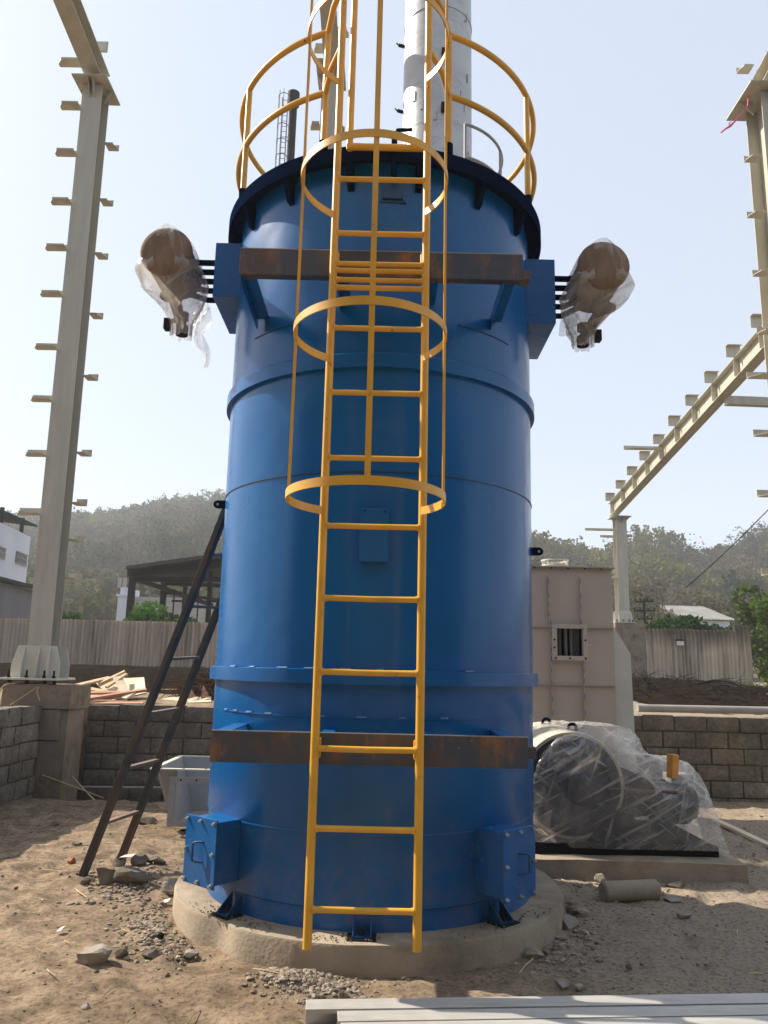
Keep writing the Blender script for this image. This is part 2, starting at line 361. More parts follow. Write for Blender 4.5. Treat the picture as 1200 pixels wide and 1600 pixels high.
# ------------------------------------------------------------------ terrain
WALL_X = -3.80
def gh(x, y):
    if y > (9.93 if not -3.7 < x < -2.6 else 10.35) or x < WALL_X-.10:                      # retained fill behind the block walls; hollow under one added to deepen shade
        t = sstep(10.5, 27, y if y > 9.93 else 10.5)
        h = .93+.42*t*(1 if x < 9 else max(.0, 1-(x-9)/4))+.03*fbm(x*.9, y*.9)
        if y > 9.93 and -3.9 < x < -1.5 and y < 12.5: h += .06*sstep(10, 11, y)
        return h if y > 5.6 else h*sstep(4.6, 5.6, y)
    h = .016*fbm(x*1.1, y*1.1, 3)+.020*fbm(x*3.1, y*3.1, 9)+.007*fbm(x*11, y*11, 5)
    d = math.hypot(x+.041, y-5.46)
    if d < 1.32: h = min(h, -.01) - .03*(1.32-d)
    h += .05*math.exp(-((x+1.62)**2/.12+(y-5.75)**2/.05))    # rubble mound at the ladder foot
    h += .06*math.exp(-((x+3.55)**2/.25+(y-8.35)**2/.12))    # loose soil beside the left wall
    h += .045*math.exp(-((x+.42)**2/.10+(y-4.02)**2/.03))    # gravel heap
    u = x*.80+y*.60+.12*nz(x*.7, y*.7, 6)                     # wheel ruts running off to the left
    for c_ in (1.05, 1.62): h += -.018*math.exp(-((u-c_)/.085)**2)*(.7+.6*nz(x*2, y*2, 4))+.010*math.exp(-((abs(u-c_)-.14)/.05)**2)
    h += .030*max(0, fbm(x*2.2+5, y*2.2, 2)-.15)
    px = sstep(-3.80, -3.62, x)*(1-sstep(-2.75, -2.35, x+.15*nz(x*3, y*3)))
    py = sstep(8.93, 9.12, y+.1*nz(x*2.5, y*2.5))
    h -= .62*px*py                                           # open pit beside the left pedestal
    return h
def axis_steps(lo, flo, fhi, hi, fine, grow=1.25):
    a = list(np.arange(flo, fhi+1e-6, fine)); st = fine*2; q = fhi
    while q < hi: q = min(hi, q+st); a.append(q); st *= grow
    st = fine*2; q = flo; pre = []
    while q > lo: q = max(lo, q-st); pre.append(q); st *= grow
    return pre[::-1]+a
xs = axis_steps(-380, -4.2, 4.6, 380, .03); ys = axis_steps(-40, 3.2, 10.2, 415, .03)
mb = MB(); nx = len(xs)
mb.v = [(x, y, gh(x, y)) for y in ys for x in xs]
prints = []                                             # boot prints of people crossing the yard
for (x0, y0, x1, y1, n_) in ((-2.9, 4.3, -1.5, 7.6, 9), (-1.9, 3.7, -.9, 4.3, 4), (-2.6, 6.6, -2.0, 4.2, 6), (1.6, 4.4, 3.3, 7.2, 8), (.9, 4.2, 3.2, 4.9, 6)):
    d = Vector((x1-x0, y1-y0)); a = math.atan2(d.y, d.x)
    for k in range(n_):
        q = Vector((x0, y0))+d*(k/(n_-1)); sd = .09 if k % 2 else -.09
        prints.append((q.x-math.sin(a)*sd+rnd(-.03, .03), q.y+math.cos(a)*sd+rnd(-.03, .03), a+rnd(-.2, .2)))
X_, Y_ = np.array(xs), np.array(ys)
for (px, py, a) in prints:
    c, sn = math.cos(a), math.sin(a)
    for j in np.nonzero(abs(Y_-py) < .24)[0]:
        for i in np.nonzero(abs(X_-px) < .24)[0]:
            dx, dy = X_[i]-px, Y_[j]-py; u, v = (dx*c+dy*sn)/.15, (-dx*sn+dy*c)/.062; r2 = u*u+v*v
            x, y, z = mb.v[j*nx+i]; mb.v[j*nx+i] = (x, y, z-.018*math.exp(-r2**2)+.007*math.exp(-((math.sqrt(r2)-1.25)/.25)**2))
mb.f = [(j*nx+i, j*nx+i+1, (j+1)*nx+i+1, (j+1)*nx+i) for j in range(len(ys)-1) for i in range(nx-1)]; mb.m = [0]*len(mb.f)
g = mb.build('ground', dirtm, smooth=60); tag(g, 'dry brown dirt yard with loose stones around the blue tank', 'ground', kind='structure')

def hill_h(x, y):
    az = x/max(y, 1)
    k = sstep(-.10, .16, az)
    ridge = 285*(1-k)+190*k
    top = (56+5*nz(az*9, 1.3)+ (az+.35)*45-1)*(1-k)+(30.5+3.2*nz(az*11, 4.1)+1.5*math.sin(az*40))*k
    t = (y-62)/(ridge-62)
    if t <= 0: return -2.0
    e = t**1.25 if t < 1 else max(.2, 1-.6*(t-1))
    return -.6+top*e+ (2.2*fbm(x*.02, y*.02, 2)+.8*fbm(x*.07, y*.07, 5))*min(1, t*3)
mb = MB(); hx = np.linspace(-330, 330, 150); hy = np.linspace(58, 400, 110); nx = len(hx)
mb.v = [(x, y, hill_h(x, y)) for y in hy for x in hx]
mb.f = [(j*nx+i, j*nx+i+1, (j+1)*nx+i+1, (j+1)*nx+i) for j in range(len(hy)-1) for i in range(nx-1)]; mb.m = [0]*len(mb.f)
h = mb.build('hills', hillm, smooth=80); tag(h, 'dry scrub covered hill slopes behind the yard', 'hill', kind='structure')

# forest: one mass of trees built from leaf-sized clumps
def leaf_quads(cs, sizes, rng, flat=.0):
    n = len(cs); u = rng.normal(size=(n, 3)); u /= np.linalg.norm(u, axis=1)[:, None]
    t = rng.normal(size=(n, 3)); v = np.cross(u, t); v /= np.linalg.norm(v, axis=1)[:, None]; w = np.cross(u, v)
    a = v*sizes[:, None]; b = w*(sizes*rng.uniform(.5, 1, n))[:, None]
    return np.stack([cs-a-b*.3, cs+b, cs+a+b*.2, cs-b], 1)
def quad_mesh(name, Q, tints, mat, org=Vector((0, 0, 0)), parent=None, attr='tint'):
    n = len(Q); me = bpy.data.meshes.new(name); V = (Q.reshape(-1, 3)-np.array(org))
    me.vertices.add(4*n); me.vertices.foreach_set('co', V.astype(np.float32).ravel())
    me.loops.add(4*n); me.loops.foreach_set('vertex_index', np.arange(4*n, dtype=np.int32))
    me.polygons.add(n); me.polygons.foreach_set('loop_start', np.arange(0, 4*n, 4, dtype=np.int32))
    me.update(calc_edges=True)
    ca = me.attributes.new(attr, 'FLOAT_COLOR', 'POINT')
    ca.data.foreach_set('color', np.repeat(np.hstack([tints, np.ones((n, 1))]), 4, 0).astype(np.float32).ravel())
    me.materials.append(mat); o = bpy.data.objects.new(name, me); COL.objects.link(o)
    if parent is not None: o.parent = parent; ORG[o.name] = ORG[parent.name]
    return o
rng = np.random.default_rng(5)
QS, TS = [], []
pal = np.array([(.035, .055, .022), (.050, .072, .026), (.075, .088, .030), (.060, .062, .032), (.095, .078, .048), (.028, .046, .024), (.085, .072, .05)])
count = 0
trees_xyz = []
while count < 3500:
    y = 70+ (rng.random()**.62)*235; az = rng.uniform(-.60, .60)
    x = az*y
    if -.13 < az < .10 and rng.random() < .35: continue
    right = az > .03
    if right and y > 208: continue
    z0 = hill_h(x, y)
    dry = nz(x*.016+3, y*.016, 7)
    if right and .2 < (y-62)/130 < .75 and dry > -.05 and rng.random() < .55: continue
    H = rng.uniform(3.0, 7.4)*(1.0 if not right else .95); Rr = H*rng.uniform(.30, .46)
    if rng.random() < .07: H *= 1.35
    nq = int(75+40*rng.random()); bare = rng.random() < (.52 if right else .12)
    if bare: nq = int(nq*.45)
    u = rng.normal(size=(nq, 3)); u /= np.linalg.norm(u, axis=1)[:, None]
    rr = rng.uniform(.35, 1, nq)**.6
    nb = 5; lob = rng.normal(size=(nb, 3))*np.array([.5, .5, .35])*Rr; k = rng.integers(0, nb, nq)
    c = np.array([x, y, z0+H*.62])+lob[k]+u*(rr*Rr*.62)[:, None]*np.array([1, 1, .95])
    c[:, 2] = np.maximum(c[:, 2], z0+.1)
    p = pal[rng.integers(0, len(pal))] if not bare else np.array((.10, .082, .066))
    big = nz(x*.03, y*.03, 1)
    if big > .18 and not bare: p = p*.5+np.array((.115, .125, .035))*.7
    p = p*rng.uniform(.5, 1.2)*np.array((.98, .92, .72))
    QS.append(leaf_quads(c, rng.uniform(.32, .58, nq)*(.6 if bare else 1), rng)); TS.append(p*rng.uniform(.7, 1.35, (nq, 1)))
    # trunk
    t0 = np.array([x, y, z0-.2]); t1 = np.array([x+rng.normal()*.2, y, z0+H*.75]); w = .07+.05*rng.random()
    QS.append(np.array([[t0+[-w, 0, 0], t0+[w, 0, 0], t1+[w*.5, 0, 0], t1-[w*.5, 0, 0]]])); TS.append(np.array([[.12, .10, .085]]))
    count += 1
fo = quad_mesh('forest', np.concatenate(QS), np.concatenate(TS), forestm)
tag(fo, 'hazy mixed scrub forest covering the hillsides in the distance', 'forest', kind='stuff')

LEAF = {}
def tree(name, base, height, rad, col, label, cat='tree', group=None, nq=1500, size=.12, trunk_r=.1, lobes=9, low=.25, flat=.8):
    base = Vector(base); t = thing(name, base, label, cat, group)
    rg = np.random.default_rng(int(abs(base.x*31+base.y*17))+3)
    cs = np.array([[rg.normal()*rad*.42, rg.normal()*rad*.42, height*rg.uniform(low+.12, .92)] for _ in range(lobes)])
    tb = MB(); top = base+Vector((rg.normal()*.1, rg.normal()*.1, height*.55))
    tb.tube([base-Vector((0, 0, .2)), base+(top-base)*.5+Vector((rg.normal()*.05, 0, 0)), top], [trunk_r, trunk_r*.75, trunk_r*.45], 8)
    for q in cs:
        st = base+(top-base)*rg.uniform(.35, .95); tb.tube([st, (st+base+Vector(q))/2+Vector((0, 0, .08)), base+Vector(q)], [trunk_r*.4, trunk_r*.25, trunk_r*.1], 5)
    tb.build('trunk', barkm, t, smooth=50)
    k = rg.integers(0, lobes, nq); u = rg.normal(size=(nq, 3)); u /= np.linalg.norm(u, axis=1)[:, None]
    lr = rad*rg.uniform(.35, .62, lobes)
    c = cs[k]+u*(lr[k]*rg.uniform(.3, 1, nq)**.5)[:, None]*np.array([1, 1, flat]); c += np.array(base)
    c[:, 2] = np.maximum(c[:, 2], base.z+.02)
    lt = rg.uniform(.7, 1.3, lobes)
    quad_mesh('crown', leaf_quads(c, rg.uniform(.6, 1.2, nq)*size, rg), np.array(col)[None, :]*(lt[k]*rg.uniform(.6, 1.4, nq))[:, None], forestm, org=base, parent=t)
    return t

# ------------------------------------------------------------------ round base and tank
CX, CY = -.041, 5.46
C0 = Vector((CX, CY, 0))
def polar(a, r, z): return Vector((CX+r*math.sin(R(a)), CY-r*math.cos(R(a)), z))   # a: degrees from the camera side, + to the right
mb = MB(); n = 180; prof = [(1.245, -.12), (1.245, .117), (1.237, .131), (0.0, .135)]; vs = []
for i in range(n):
    a = 360*i/n
    for k, (r, z) in enumerate(prof):
        w = .007*nz(a*.08, z*4, 2)+.003*nz(a*.4, z*9, 5)
        if r > 0:
            chip = math.exp(-((((a-319+180) % 360)-180)/5.5)**2)
            w -= .05*chip*(1 if k >= 1 else .5)+.02*abs(nz(a*.9, k, 1))*chip
        vs.append(polar(a, r+(w if r else 0), z+(.004*nz(a*.5, 3) if k == 2 else 0)))
fs = [(i*4+k, ((i+1) % n)*4+k, ((i+1) % n)*4+k+1, i*4+k+1) for i in range(n) for k in range(3)]
mb.add(vs, fs); pl = mb.build('concrete_plinth', concrete, smooth=40, loc=C0)
tag(pl, 'low round concrete plinth under the blue tank', 'plinth')

T = thing('storage_tank', (CX, CY, .135), 'tall glossy blue cylindrical steel tank on a round concrete base', 'tank')
mb = MB()
mb.lathe([(1.05, .13), (1.05, .235), (1.064, .245), (1.066, .612), (1.072, .622), (1.076, 1.40), (1.078, 1.485), (1.084, 2.62), (1.088, 3.26), (1.088, 4.60), (1.088, 4.66)], C0, 192)
mb.build('shell', blue, T, smooth=35)
mb = MB(); mb.lathe([(1.08, 1.405), (1.114, 1.405), (1.114, 1.482), (1.106, 1.486), (1.08, 1.486)], C0, 192, closedprof=True)
mb.build('flange_band', blue, T, smooth=35)
mb = MB(); mb.lathe([(1.08, 3.262), (1.117, 3.262), (1.117, 3.345), (1.107, 3.357), (1.08, 3.36)], C0, 192, closedprof=True)
mb.build('stiffening_ring', blue, T, smooth=35)
mb = MB(); mb.lathe([(1.08, 4.645), (1.170, 4.645), (1.170, 4.605), (1.187, 4.600), (1.187, 4.705), (1.05, 4.705)], C0, 192, closedprof=True)
rim = mb.build('top_rim', navy, T, smooth=35)
mb = MB(); mb.lathe([(1.06, 4.70), (.6, 4.78), (0, 4.80)], C0, 96); mb.build('roof_plate', blue_dark, T, smooth=30)
for i in range(16):
    a = 11.25+22.5*i; w = 1.1
    p = [polar(a-w, 1.082, 4.644), polar(a-w, 1.168, 4.644), polar(a-w, 1.168, 4.60), polar(a-w, 1.120, 4.47), polar(a-w, 1.083, 4.45)]
    MB().prism(p, polar(a+w, 1, 0)-polar(a-w, 1, 0)).build('gusset', navy, rim)
# weld seams
mb = MB(); mb.lathe([(1.078, 2.617), (1.089, 2.619), (1.089, 2.626), (1.078, 2.628)], C0, 192, closedprof=True)
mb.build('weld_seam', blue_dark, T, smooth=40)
mb = MB(); mb.lathe([(1.06, .612), (1.073, .614), (1.073, .621), (1.06, .623)], C0, 192, closedprof=True); mb.build('weld_seam', blue, T, smooth=40)
mb = MB(); mb.lathe([(1.07, 1.219), (1.080, 1.220), (1.080, 1.226), (1.07, 1.228)], C0, 96, R(-58), R(52), closedprof=True)
mb.build('weld_seam', blue, T, smooth=40)
mb = MB()
for a, w in ((-56, 2.2), (-49.5, 2.4), (-42, 2.8), (-33.5, 2.6), (-16, 4), (-3, 3), (9, 2), (22, 2.5)):
    mb = MB(); mb.lathe([(1.07, 1.224), (1.084, 1.225), (1.083, 1.233), (1.07, 1.234)], C0, 8, R(a-w/2), R(a+w/2), closedprof=True); mb.build('stitch_weld', weldm, T)
for a, w in ((-50, 3), (-40, 2.5), (-28, 3.4), (-19, 3), (-8, 3), (2, 2), (14, 3), (30, 3)):
    mb = MB(); mb.lathe([(1.09, 1.4862), (1.112, 1.4862), (1.110, 1.492), (1.09, 1.493)], C0, 8, R(a-w/2), R(a+w/2), closedprof=True); mb.build('stitch_weld', weldm, T)
for a0, a1 in ((-50, -28), (26, 50)):
    mb = MB(); mb.lathe([(1.08, 3.60), (1.094, 3.601), (1.094, 3.609), (1.08, 3.61)], C0, 20, R(a0), R(a1), closedprof=True)
    mb.build('weld_seam', blue_dark, T)
# support beams
def support(z0, z1, yf, xl, xr, topside):
    b = MB(); b.box(xl, xr, yf, yf+.009, z0, z1); b.box(xl, xr, yf+.0095, yf+.05, z0, z0+.006) if topside else b.box(xl, xr, yf+.0095, yf+.06, z0, z0+.008)
    o = b.build('support_beam', rust, T, bevel=.0015)
    b = MB(); b.box(xl, xr, yf-.0015, yf+.0085, z1+.0005, z1+.0055); b.build('bare_edge', greysteel, o)
    for x0, x1 in ((xl+.004, xl+.085), (-.30, -.235), (.22, .285), (xr-.115, xr-.035)):
        yb = CY-math.sqrt(1.085**2-(min(abs(x0-CX), abs(x1-CX)))**2)+.03
        a = MB(); zt = z1-.004 if topside else z0+.028
        a.box(x0, x1, yf+.012, yb, zt-.007, zt); a.box(x0, x0+.007, yf+.012, yb, zt-.075, zt-.0075)
        a.build('bracket_arm', blue, T)
    c = MB(); zc = (z0+z1)/2
    c.box(xr+.001, xr+.055, yf+.07, yf+.16, zc-.035, zc+.025); c.build('beam_stub', rust, T, bevel=.003)
support(1.014, 1.166, 4.06, -.85, .757, True)
support(3.690, 3.848, 4.06, -.86, .767, False)
# name plate box
b = MB(); b.box(-.135, .03, 4.318, 4.42, 2.085, 2.39); b.build('bracket_box', blue, T, bevel=.004)
for x in (-.11, .005): b = MB(); b.cyl((x, 4.3175, 2.372), (x, 4.313, 2.372), .006, 8); b.build('bolt', black, T)
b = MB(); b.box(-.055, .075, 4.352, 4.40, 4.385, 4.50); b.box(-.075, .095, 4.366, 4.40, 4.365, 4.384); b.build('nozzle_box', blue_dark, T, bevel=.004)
b = MB(); b.tube([(.012, 4.30, 4.50), (.012, 4.262, 4.76)], .018, 10); b.tube([(.012, 4.262, 4.75), (.03, 4.262, 4.80), (.12, 4.28, 4.82)], .012, 8); b.build('lifting_rod', navy, T, smooth=50)
# lugs
for x0, x1, z in ((-1.185, -1.05, 2.585), (.99, 1.10, 2.305)):
    y = 5.24; b = MB(); s = -1 if x0 < 0 else 1; xe = x0 if s < 0 else x1; xi = x1 if s < 0 else x0
    cx = xe-s*.030; hr = .011; ring = [(cx+.02*math.cos(k*PI/6), z+.02*math.sin(k*PI/6)) for k in range(12)]
    out = [(cx+s*.03*math.cos(k*PI/8-PI/2)*1.0, z+.028*math.sin(k*PI/8-PI/2)) for k in range(9)]
    poly = [(xi, y, z-.028)]+[(p, y, q) for p, q in out]+[(xi, y, z+.028)]
    b.prism(poly, (0, .012, 0)); b.build('lifting_lug', navy, T)
    b = MB(); b.lathe([(0, 0), (.009, 0), (.009, .003), (0, .003)], (cx, y-.0035, z), 14, axis=(0, 1, 0)); b.build('lug_hole', boltm, T)
# inspection doors
def hatch(az, tang, r_plate, zc, hw, hh):
    c = polar(az, r_plate, zc); nrm = Vector((math.sin(R(tang)), -math.cos(R(tang)), 0)); t = Vector((-nrm.y, nrm.x, 0)) ; t = Vector((math.cos(R(tang)), math.sin(R(tang)), 0))
    Mx = Matrix((( t.x, -nrm.x, 0, c.x), (t.y, -nrm.y, 0, c.y), (0, 0, 1, c.z), (0, 0, 0, 1)))   # local x along the plate, y inward
    b = MB(); b.box(-hw+.016, hw-.016, .0105, .36, -hh+.016, hh-.016, mat=Mx); body = b.build('hatch_box', blue, T, bevel=.004)
    b = MB(); b.box(-hw, hw, 0, .010, -hh, hh, mat=Mx); d = b.build('hatch_door', blue, T, bevel=.002)
    b = MB(); hx = -.02
    pts = [(hx+.05, -.001, .052), (hx+.02, -.028, .052), (hx, -.034, .046), (hx, -.034, -.046), (hx+.02, -.028, -.052), (hx+.05, -.001, -.052)]
    if tang > 0: pts = [(-p[0]+.02, p[1], p[2]) for p in pts]
    b.tube([Mx @ Vector(p) for p in pts], .0062, 8); b.build('handle', blue_dark, d, smooth=60)
    for i, (x, z) in enumerate([(-hw+.02, hh-.02), (0, hh-.02), (hw-.02, hh-.02), (-hw+.02, 0), (hw-.02, 0), (-hw+.02, -hh+.02), (0, -hh+.02), (hw-.02, -hh+.02)]):
        b = MB(); b.tube([Mx @ Vector((x, -.0005, z)), Mx @ Vector((x, -.011, z))], .0105, 6); b.tube([Mx @ Vector((x, -.0115, z)), Mx @ Vector((x, -.020, z))], .006, 8); b.build('bolt', boltm, d)
hatch(-49, -41, 1.262, .465, .142, .181)
hatch(41, 43, 1.262, .467, .142, .184)
# base clips
for a in (-44, -1.2, 42):
    Mx = Matrix.Translation(polar(a, 1.06, .137)) @ Matrix.Rotation(R(a), 4, 'Z')
    b = MB(); b.box(-.05, .05, -.10, .0, 0, .008, mat=Mx)
    for s in (-1, 1): b.prism([Mx @ Vector((s*.05, 0, .0085)), Mx @ Vector((s*.05, -.10, .0085)), Mx @ Vector((s*.05, -.09, .02)), Mx @ Vector((s*.05, 0, .10))], (Mx.to_3x3() @ Vector((-s*.007, 0, 0))))
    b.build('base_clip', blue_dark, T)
    b = MB(); b.cyl(Mx @ Vector((0, -.06, .0085)), Mx @ Vector((0, -.06, .045)), .009, 8); b.cyl(Mx @ Vector((0, -.06, .0085)), Mx @ Vector((0, -.06, .022)), .016, 6); b.build('anchor_bolt', darksteel, T)
    b = MB(); b.box(-.075, .075, -.125, -.005, -.006, -.0005, mat=Mx); b.build('bedding_pad', black, T)
# side boxes
b = MB(); b.box(-1.262, -.93, 5.10, 5.74, 4.072, 4.492); b.build('side_box', blue, T, bevel=.004)
b = MB(); b.box(1.190-.31, 1.192, 5.10, 5.76, 3.925, 4.42); b.build('side_box', blue, T, bevel=.004)

# ------------------------------------------------------------------ wrapped manifolds hanging off the side boxes
def manifold(name, cap, box_x, zpipe, flange_px, end_px, label, tail):
    s = -1 if cap.x < 0 else 1; r = .178; y1 = cap.y+.42
    t = thing(name, (cap.x, cap.y, cap.z), label, 'manifold')
    b = MB(); b.lathe([(0, 0), (r*.5, .004), (r*.9, .012), (r, .03), (r, .05), (r-.012, .055), (r-.012, y1-cap.y), (0, y1-cap.y+.04)], cap, 40, axis=(0, 1, 0)); 
    b.build('drum', navy, t, smooth=40)
    b = MB(); b.lathe([(0, -.006), (r*.55, -.004), (r*.93, .006), (r+.003, .028), (r+.003, .052), (r-.01, .056)], cap-Vector((0, .004, 0)), 40, axis=(0, 1, 0)); b.build('end_cap', drumcap, t, smooth=50)
    for i in range(5):
        y = 5.14+.06*i; q0 = at(324 if s < 0 else 878, zpipe+14.5*i, y)
        b = MB(); b.tube([(box_x-s*.02, y, max(q0.z, 4.10 if s < 0 else 3.96)), (box_x+s*.02, y, q0.z), (box_x+s*.10, y, q0.z), (cap.x-s*.08, cap.y+.12+.05*i, cap.z-.02-.035*i)], .0215, 12); b.build('branch_pipe', navy, t, smooth=50)
    Yd = cap.y+.30; f = at(*flange_px, Yd); e = at(*end_px, Yd)
    b = MB(); b.tube([(f.x, Yd, cap.z), (f.x, Yd, f.z), e+Vector((0, 0, .06))], [.05, .045, .035], 12); b.build('drop_pipe', navy, t, smooth=50)
    b = MB(); b.cyl((f.x-.02*s*-1, Yd, f.z), (f.x-.02*s*-1, Yd, f.z+.022), .082, 24); b.build('pipe_flange', darksteel, t, smooth=40)
    b = MB(); b.cyl(e, e+Vector((0, 0, .07)), .043, 20); b.cyl(e+Vector((0, 0, .12)), e+Vector((0, 0, .17)), .04, 14); b.build('outlet', darksteel, t, smooth=40)
    b = MB(); hx = -.11 if s < 0 else .11
    b.tube([e+Vector((0, 0, .13)), e+Vector((hx, 0, .10))], .018, 8); b.box(e.x+hx-.02, e.x+hx+.02, Yd-.03, Yd+.03, e.z+.04, e.z+.12); b.build('valve_handle', darksteel, t)
    # loose film: stacked loops from above the drum down to the outlet
    secs = []; ztop = cap.z+r+.015; N = 72; L = 46
    ym = (cap.y+y1)/2; hy = (y1-cap.y)/2
    for i in range(L):
        q = i/(L-1); z = ztop+(e.z-.01-ztop)*q
        if q < .42:
            k = q/.42; ang = math.acos(max(-1, min(1, (z-cap.z)/(r+.016)))) if abs(z-cap.z) < r+.016 else 0
            wx = max(.05, (r+.012)*math.sqrt(max(0, 1-((z-cap.z)/(r+.016))**2))) if z > cap.z else r+.012
            cx = cap.x; wy = hy+.01; cy = ym
            cx2 = cx
        k = sstep(.40, .93, q)
        cxq = cap.x*(1-k)+e.x*k+s*(-.03)*math.sin(k*PI)
        wxq = wx*(1-k)*(1+.32*sstep(.25, .5, q))+.066*k; wyq = (hy+.012)*(1-k)+.06*k; cyq = ym*(1-k)+Yd*k
        secs.append((cxq, cyq, z, wxq, wyq))
    b = MB(); vs = []
    for i, (cx, cy, z, wx, wy) in enumerate(secs):
        for j in range(N):
            a = 2*PI*j/N; c, sn = math.cos(a), math.sin(a)
            p = 2.0 if i > 20 else 5.0
            x = math.copysign(abs(c)**(2/ (2.2)), c)*wx; y = math.copysign(abs(sn)**(2/p), sn)*wy
            d = .022*nz(c*3.2+7, sn*3.2, z*2.2)+.012*abs(nz(c*8, sn*8, z*3.5+4))+.004*nz(c*20, sn*20, z*9)
            vs.append((cx+x+c*d*(1.2 if i > 16 else .35), cy+y+sn*d, z+.02*nz(c*4, sn*4, i*.3+2)*(i/L)))
    fs = [(i*N+j, i*N+(j+1) % N, (i+1)*N+(j+1) % N, (i+1)*N+j) for i in range(L-1) for j in range(N)]
    b.add(vs, fs)
    # dangling tail of film
    tv = []; m = 26
    for i in range(m):
        q = i/(m-1); p = Vector(tail[0]).lerp(Vector(tail[1]), q); w = .075*(1-q)**.6*(.7+.5*abs(math.sin(q*7)))+.008
        p.x += .028*math.sin(q*8+1)
        for j in range(7):
            u = j/6-.5; tv.append((p.x+u*w*1.6, p.y+.05*math.sin(u*9+q*11), p.z+.02*math.sin(u*7+q*5)))
    b.add(tv, [(i*7+j, i*7+j+1, i*7+8+j, i*7+7+j) for i in range(m-1) for j in range(6)])
    b.build('plastic_wrap', film_bag, t, smooth=180)
    return t
capL = at(258, 390, 4.9); capR = at(945, 412, 4.9)
manifold('burner_manifold', capL, -1.262, 411, (272, 466), (284, 524), 'plastic-wrapped pipe manifold with a torn dangling tail, hanging off the left box of the tank', (at(312, 475, 5.5), at(318, 574, 5.5)))
manifold('burner_manifold', capR, 1.192, 436, (940, 484), (911, 541), 'plastic-wrapped pipe manifold without tail, hanging off the right side of the tank', (at(884, 492, 5.5), at(893, 540, 5.4)))

# ------------------------------------------------------------------ caged ladder
LX0, LX1, LY = -.3165, .2035, 3.98
lad = thing('caged_ladder', ((LX0+LX1)/2, LY, .19), 'bright yellow caged access ladder fixed to the front of the blue tank', 'ladder')
for x in (LX0, LX1):
    b = MB(); b.tube([(x, LY, .19), (x, LY, 2.5), (x, LY, 5.75)], .0215, 14); b.build('side_rail', yellow, lad, smooth=50)
rz = [.362, .727, 1.100, 1.473, 1.845, 2.223, 2.592, 2.960, 3.335, 3.578, 3.625, 3.682, 3.722, 3.912, 4.255]
for z in rz:
    b = MB(); b.tube([(LX0+.016, LY, z), (LX0+.026, LY, z+rnd(-.001, .001)), (LX0+.034, LY, z), ((LX0+LX1)/2, LY+rnd(-.002, .002), z-rnd(0, .003)), (LX1-.034, LY, z), (LX1-.026, LY, z+rnd(-.001, .001)), (LX1-.016, LY, z)], [.0205, .0185, .0155, .0155, .0155, .0185, .0205], 12); b.build('rung', yellow, lad, smooth=50)
HC = Vector((-.09, 3.655, 0)); HR = .385
def hoop_path(z):
    p = [Vector((LX0-.004, LY-.012, z))]
    a0 = math.atan2(.30, LX0+.0-HC.x); 
    for i in range(41):
        a = a0+ (2*PI-(a0-math.atan2(.27, LX1-HC.x)))*0 + i/40*((2*PI+math.atan2(.27, LX1-HC.x))-a0)
        p.append(Vector((HC.x+HR*math.cos(a), HC.y+HR*math.sin(a), z)))
    p.append(Vector((LX1+.004, LY-.012, z))); return p
for z in (2.300, 3.148, 4.015, 4.880, 5.62):
    b = MB(); b.band(hoop_path(z), .042, .006); b.build('cage_hoop', yellow, lad, smooth=50)
for x, y, w, h in ((HC.x-HR+.009, HC.y, .012, .03), (HC.x+HR-.009, HC.y, .012, .03), (-.076, HC.y-HR+.006, .027, .006)):
    b = MB(); b.box(x-w/2, x+w/2, y-h/2, y+h/2, 2.285, 5.66); b.build('cage_strap', yellow, lad)
for z in (1.10, 3.76):
    for x, s in ((LX0, 1), (LX1, -1)):
        b = MB(); b.box(x+s*.008, x+s*.026, LY+.002, 4.058, z-.045, z+.045); b.prism([(x+s*.012, LY-.004, z-.05), (x+s*.03, LY+.02, z-.035), (x+s*.03, LY+.02, z+.04), (x+s*.012, LY-.004, z+.055)], (0, .012, 0)); b.build('mounting_clip', yellow, lad)
b = MB(); b.tube([(LX0+.035, 4.24, 4.66), (LX1-.01, 4.24, 4.66)], .022, 12); b.build('step_off_bar', yellow, lad, smooth=50)
b = MB(); b.tube([(LX0+.052, 4.24, 4.64), (LX0+.052, 4.24, 5.95)], .021, 12); b.build('grab_rail', yellow, lad, smooth=50)

# guard rail round the tank top
gr = thing('guard_rail', (CX, CY, 4.705), 'yellow tubular guard rail circling the top of the blue tank', 'railing')
RR = 1.145
for z in (5.16, 5.62):
    pts = [polar(a, RR, z) for a in np.linspace(20.5, 339.5, 120)]
    b = MB(); b.tube(pts, .021, 12); b.build('rail', yellow, gr, smooth=60)
    for sgn, xl in ((-1, LX0), (1, LX1)):
        p = polar(20.5*sgn, RR, z); b = MB(); b.tube([p, (p.x*.6+(xl)*.4, 4.18, z), (xl+.0, LY+.02, z)], .020, 10); b.build('return_rail', yellow, gr, smooth=60)
for a in (20.5, 62, 120, 180, 240, 298, 339.5):
    b = MB(); b.tube([polar(a, RR, 4.71), polar(a, RR, 5.62)], .021, 12); b.build('post', yellow, gr, smooth=60)
    b = MB(); b.tube([polar(a, RR, 4.706), polar(a, RR, 4.80)], .029, 12); b.build('socket', navy, gr, smooth=60)

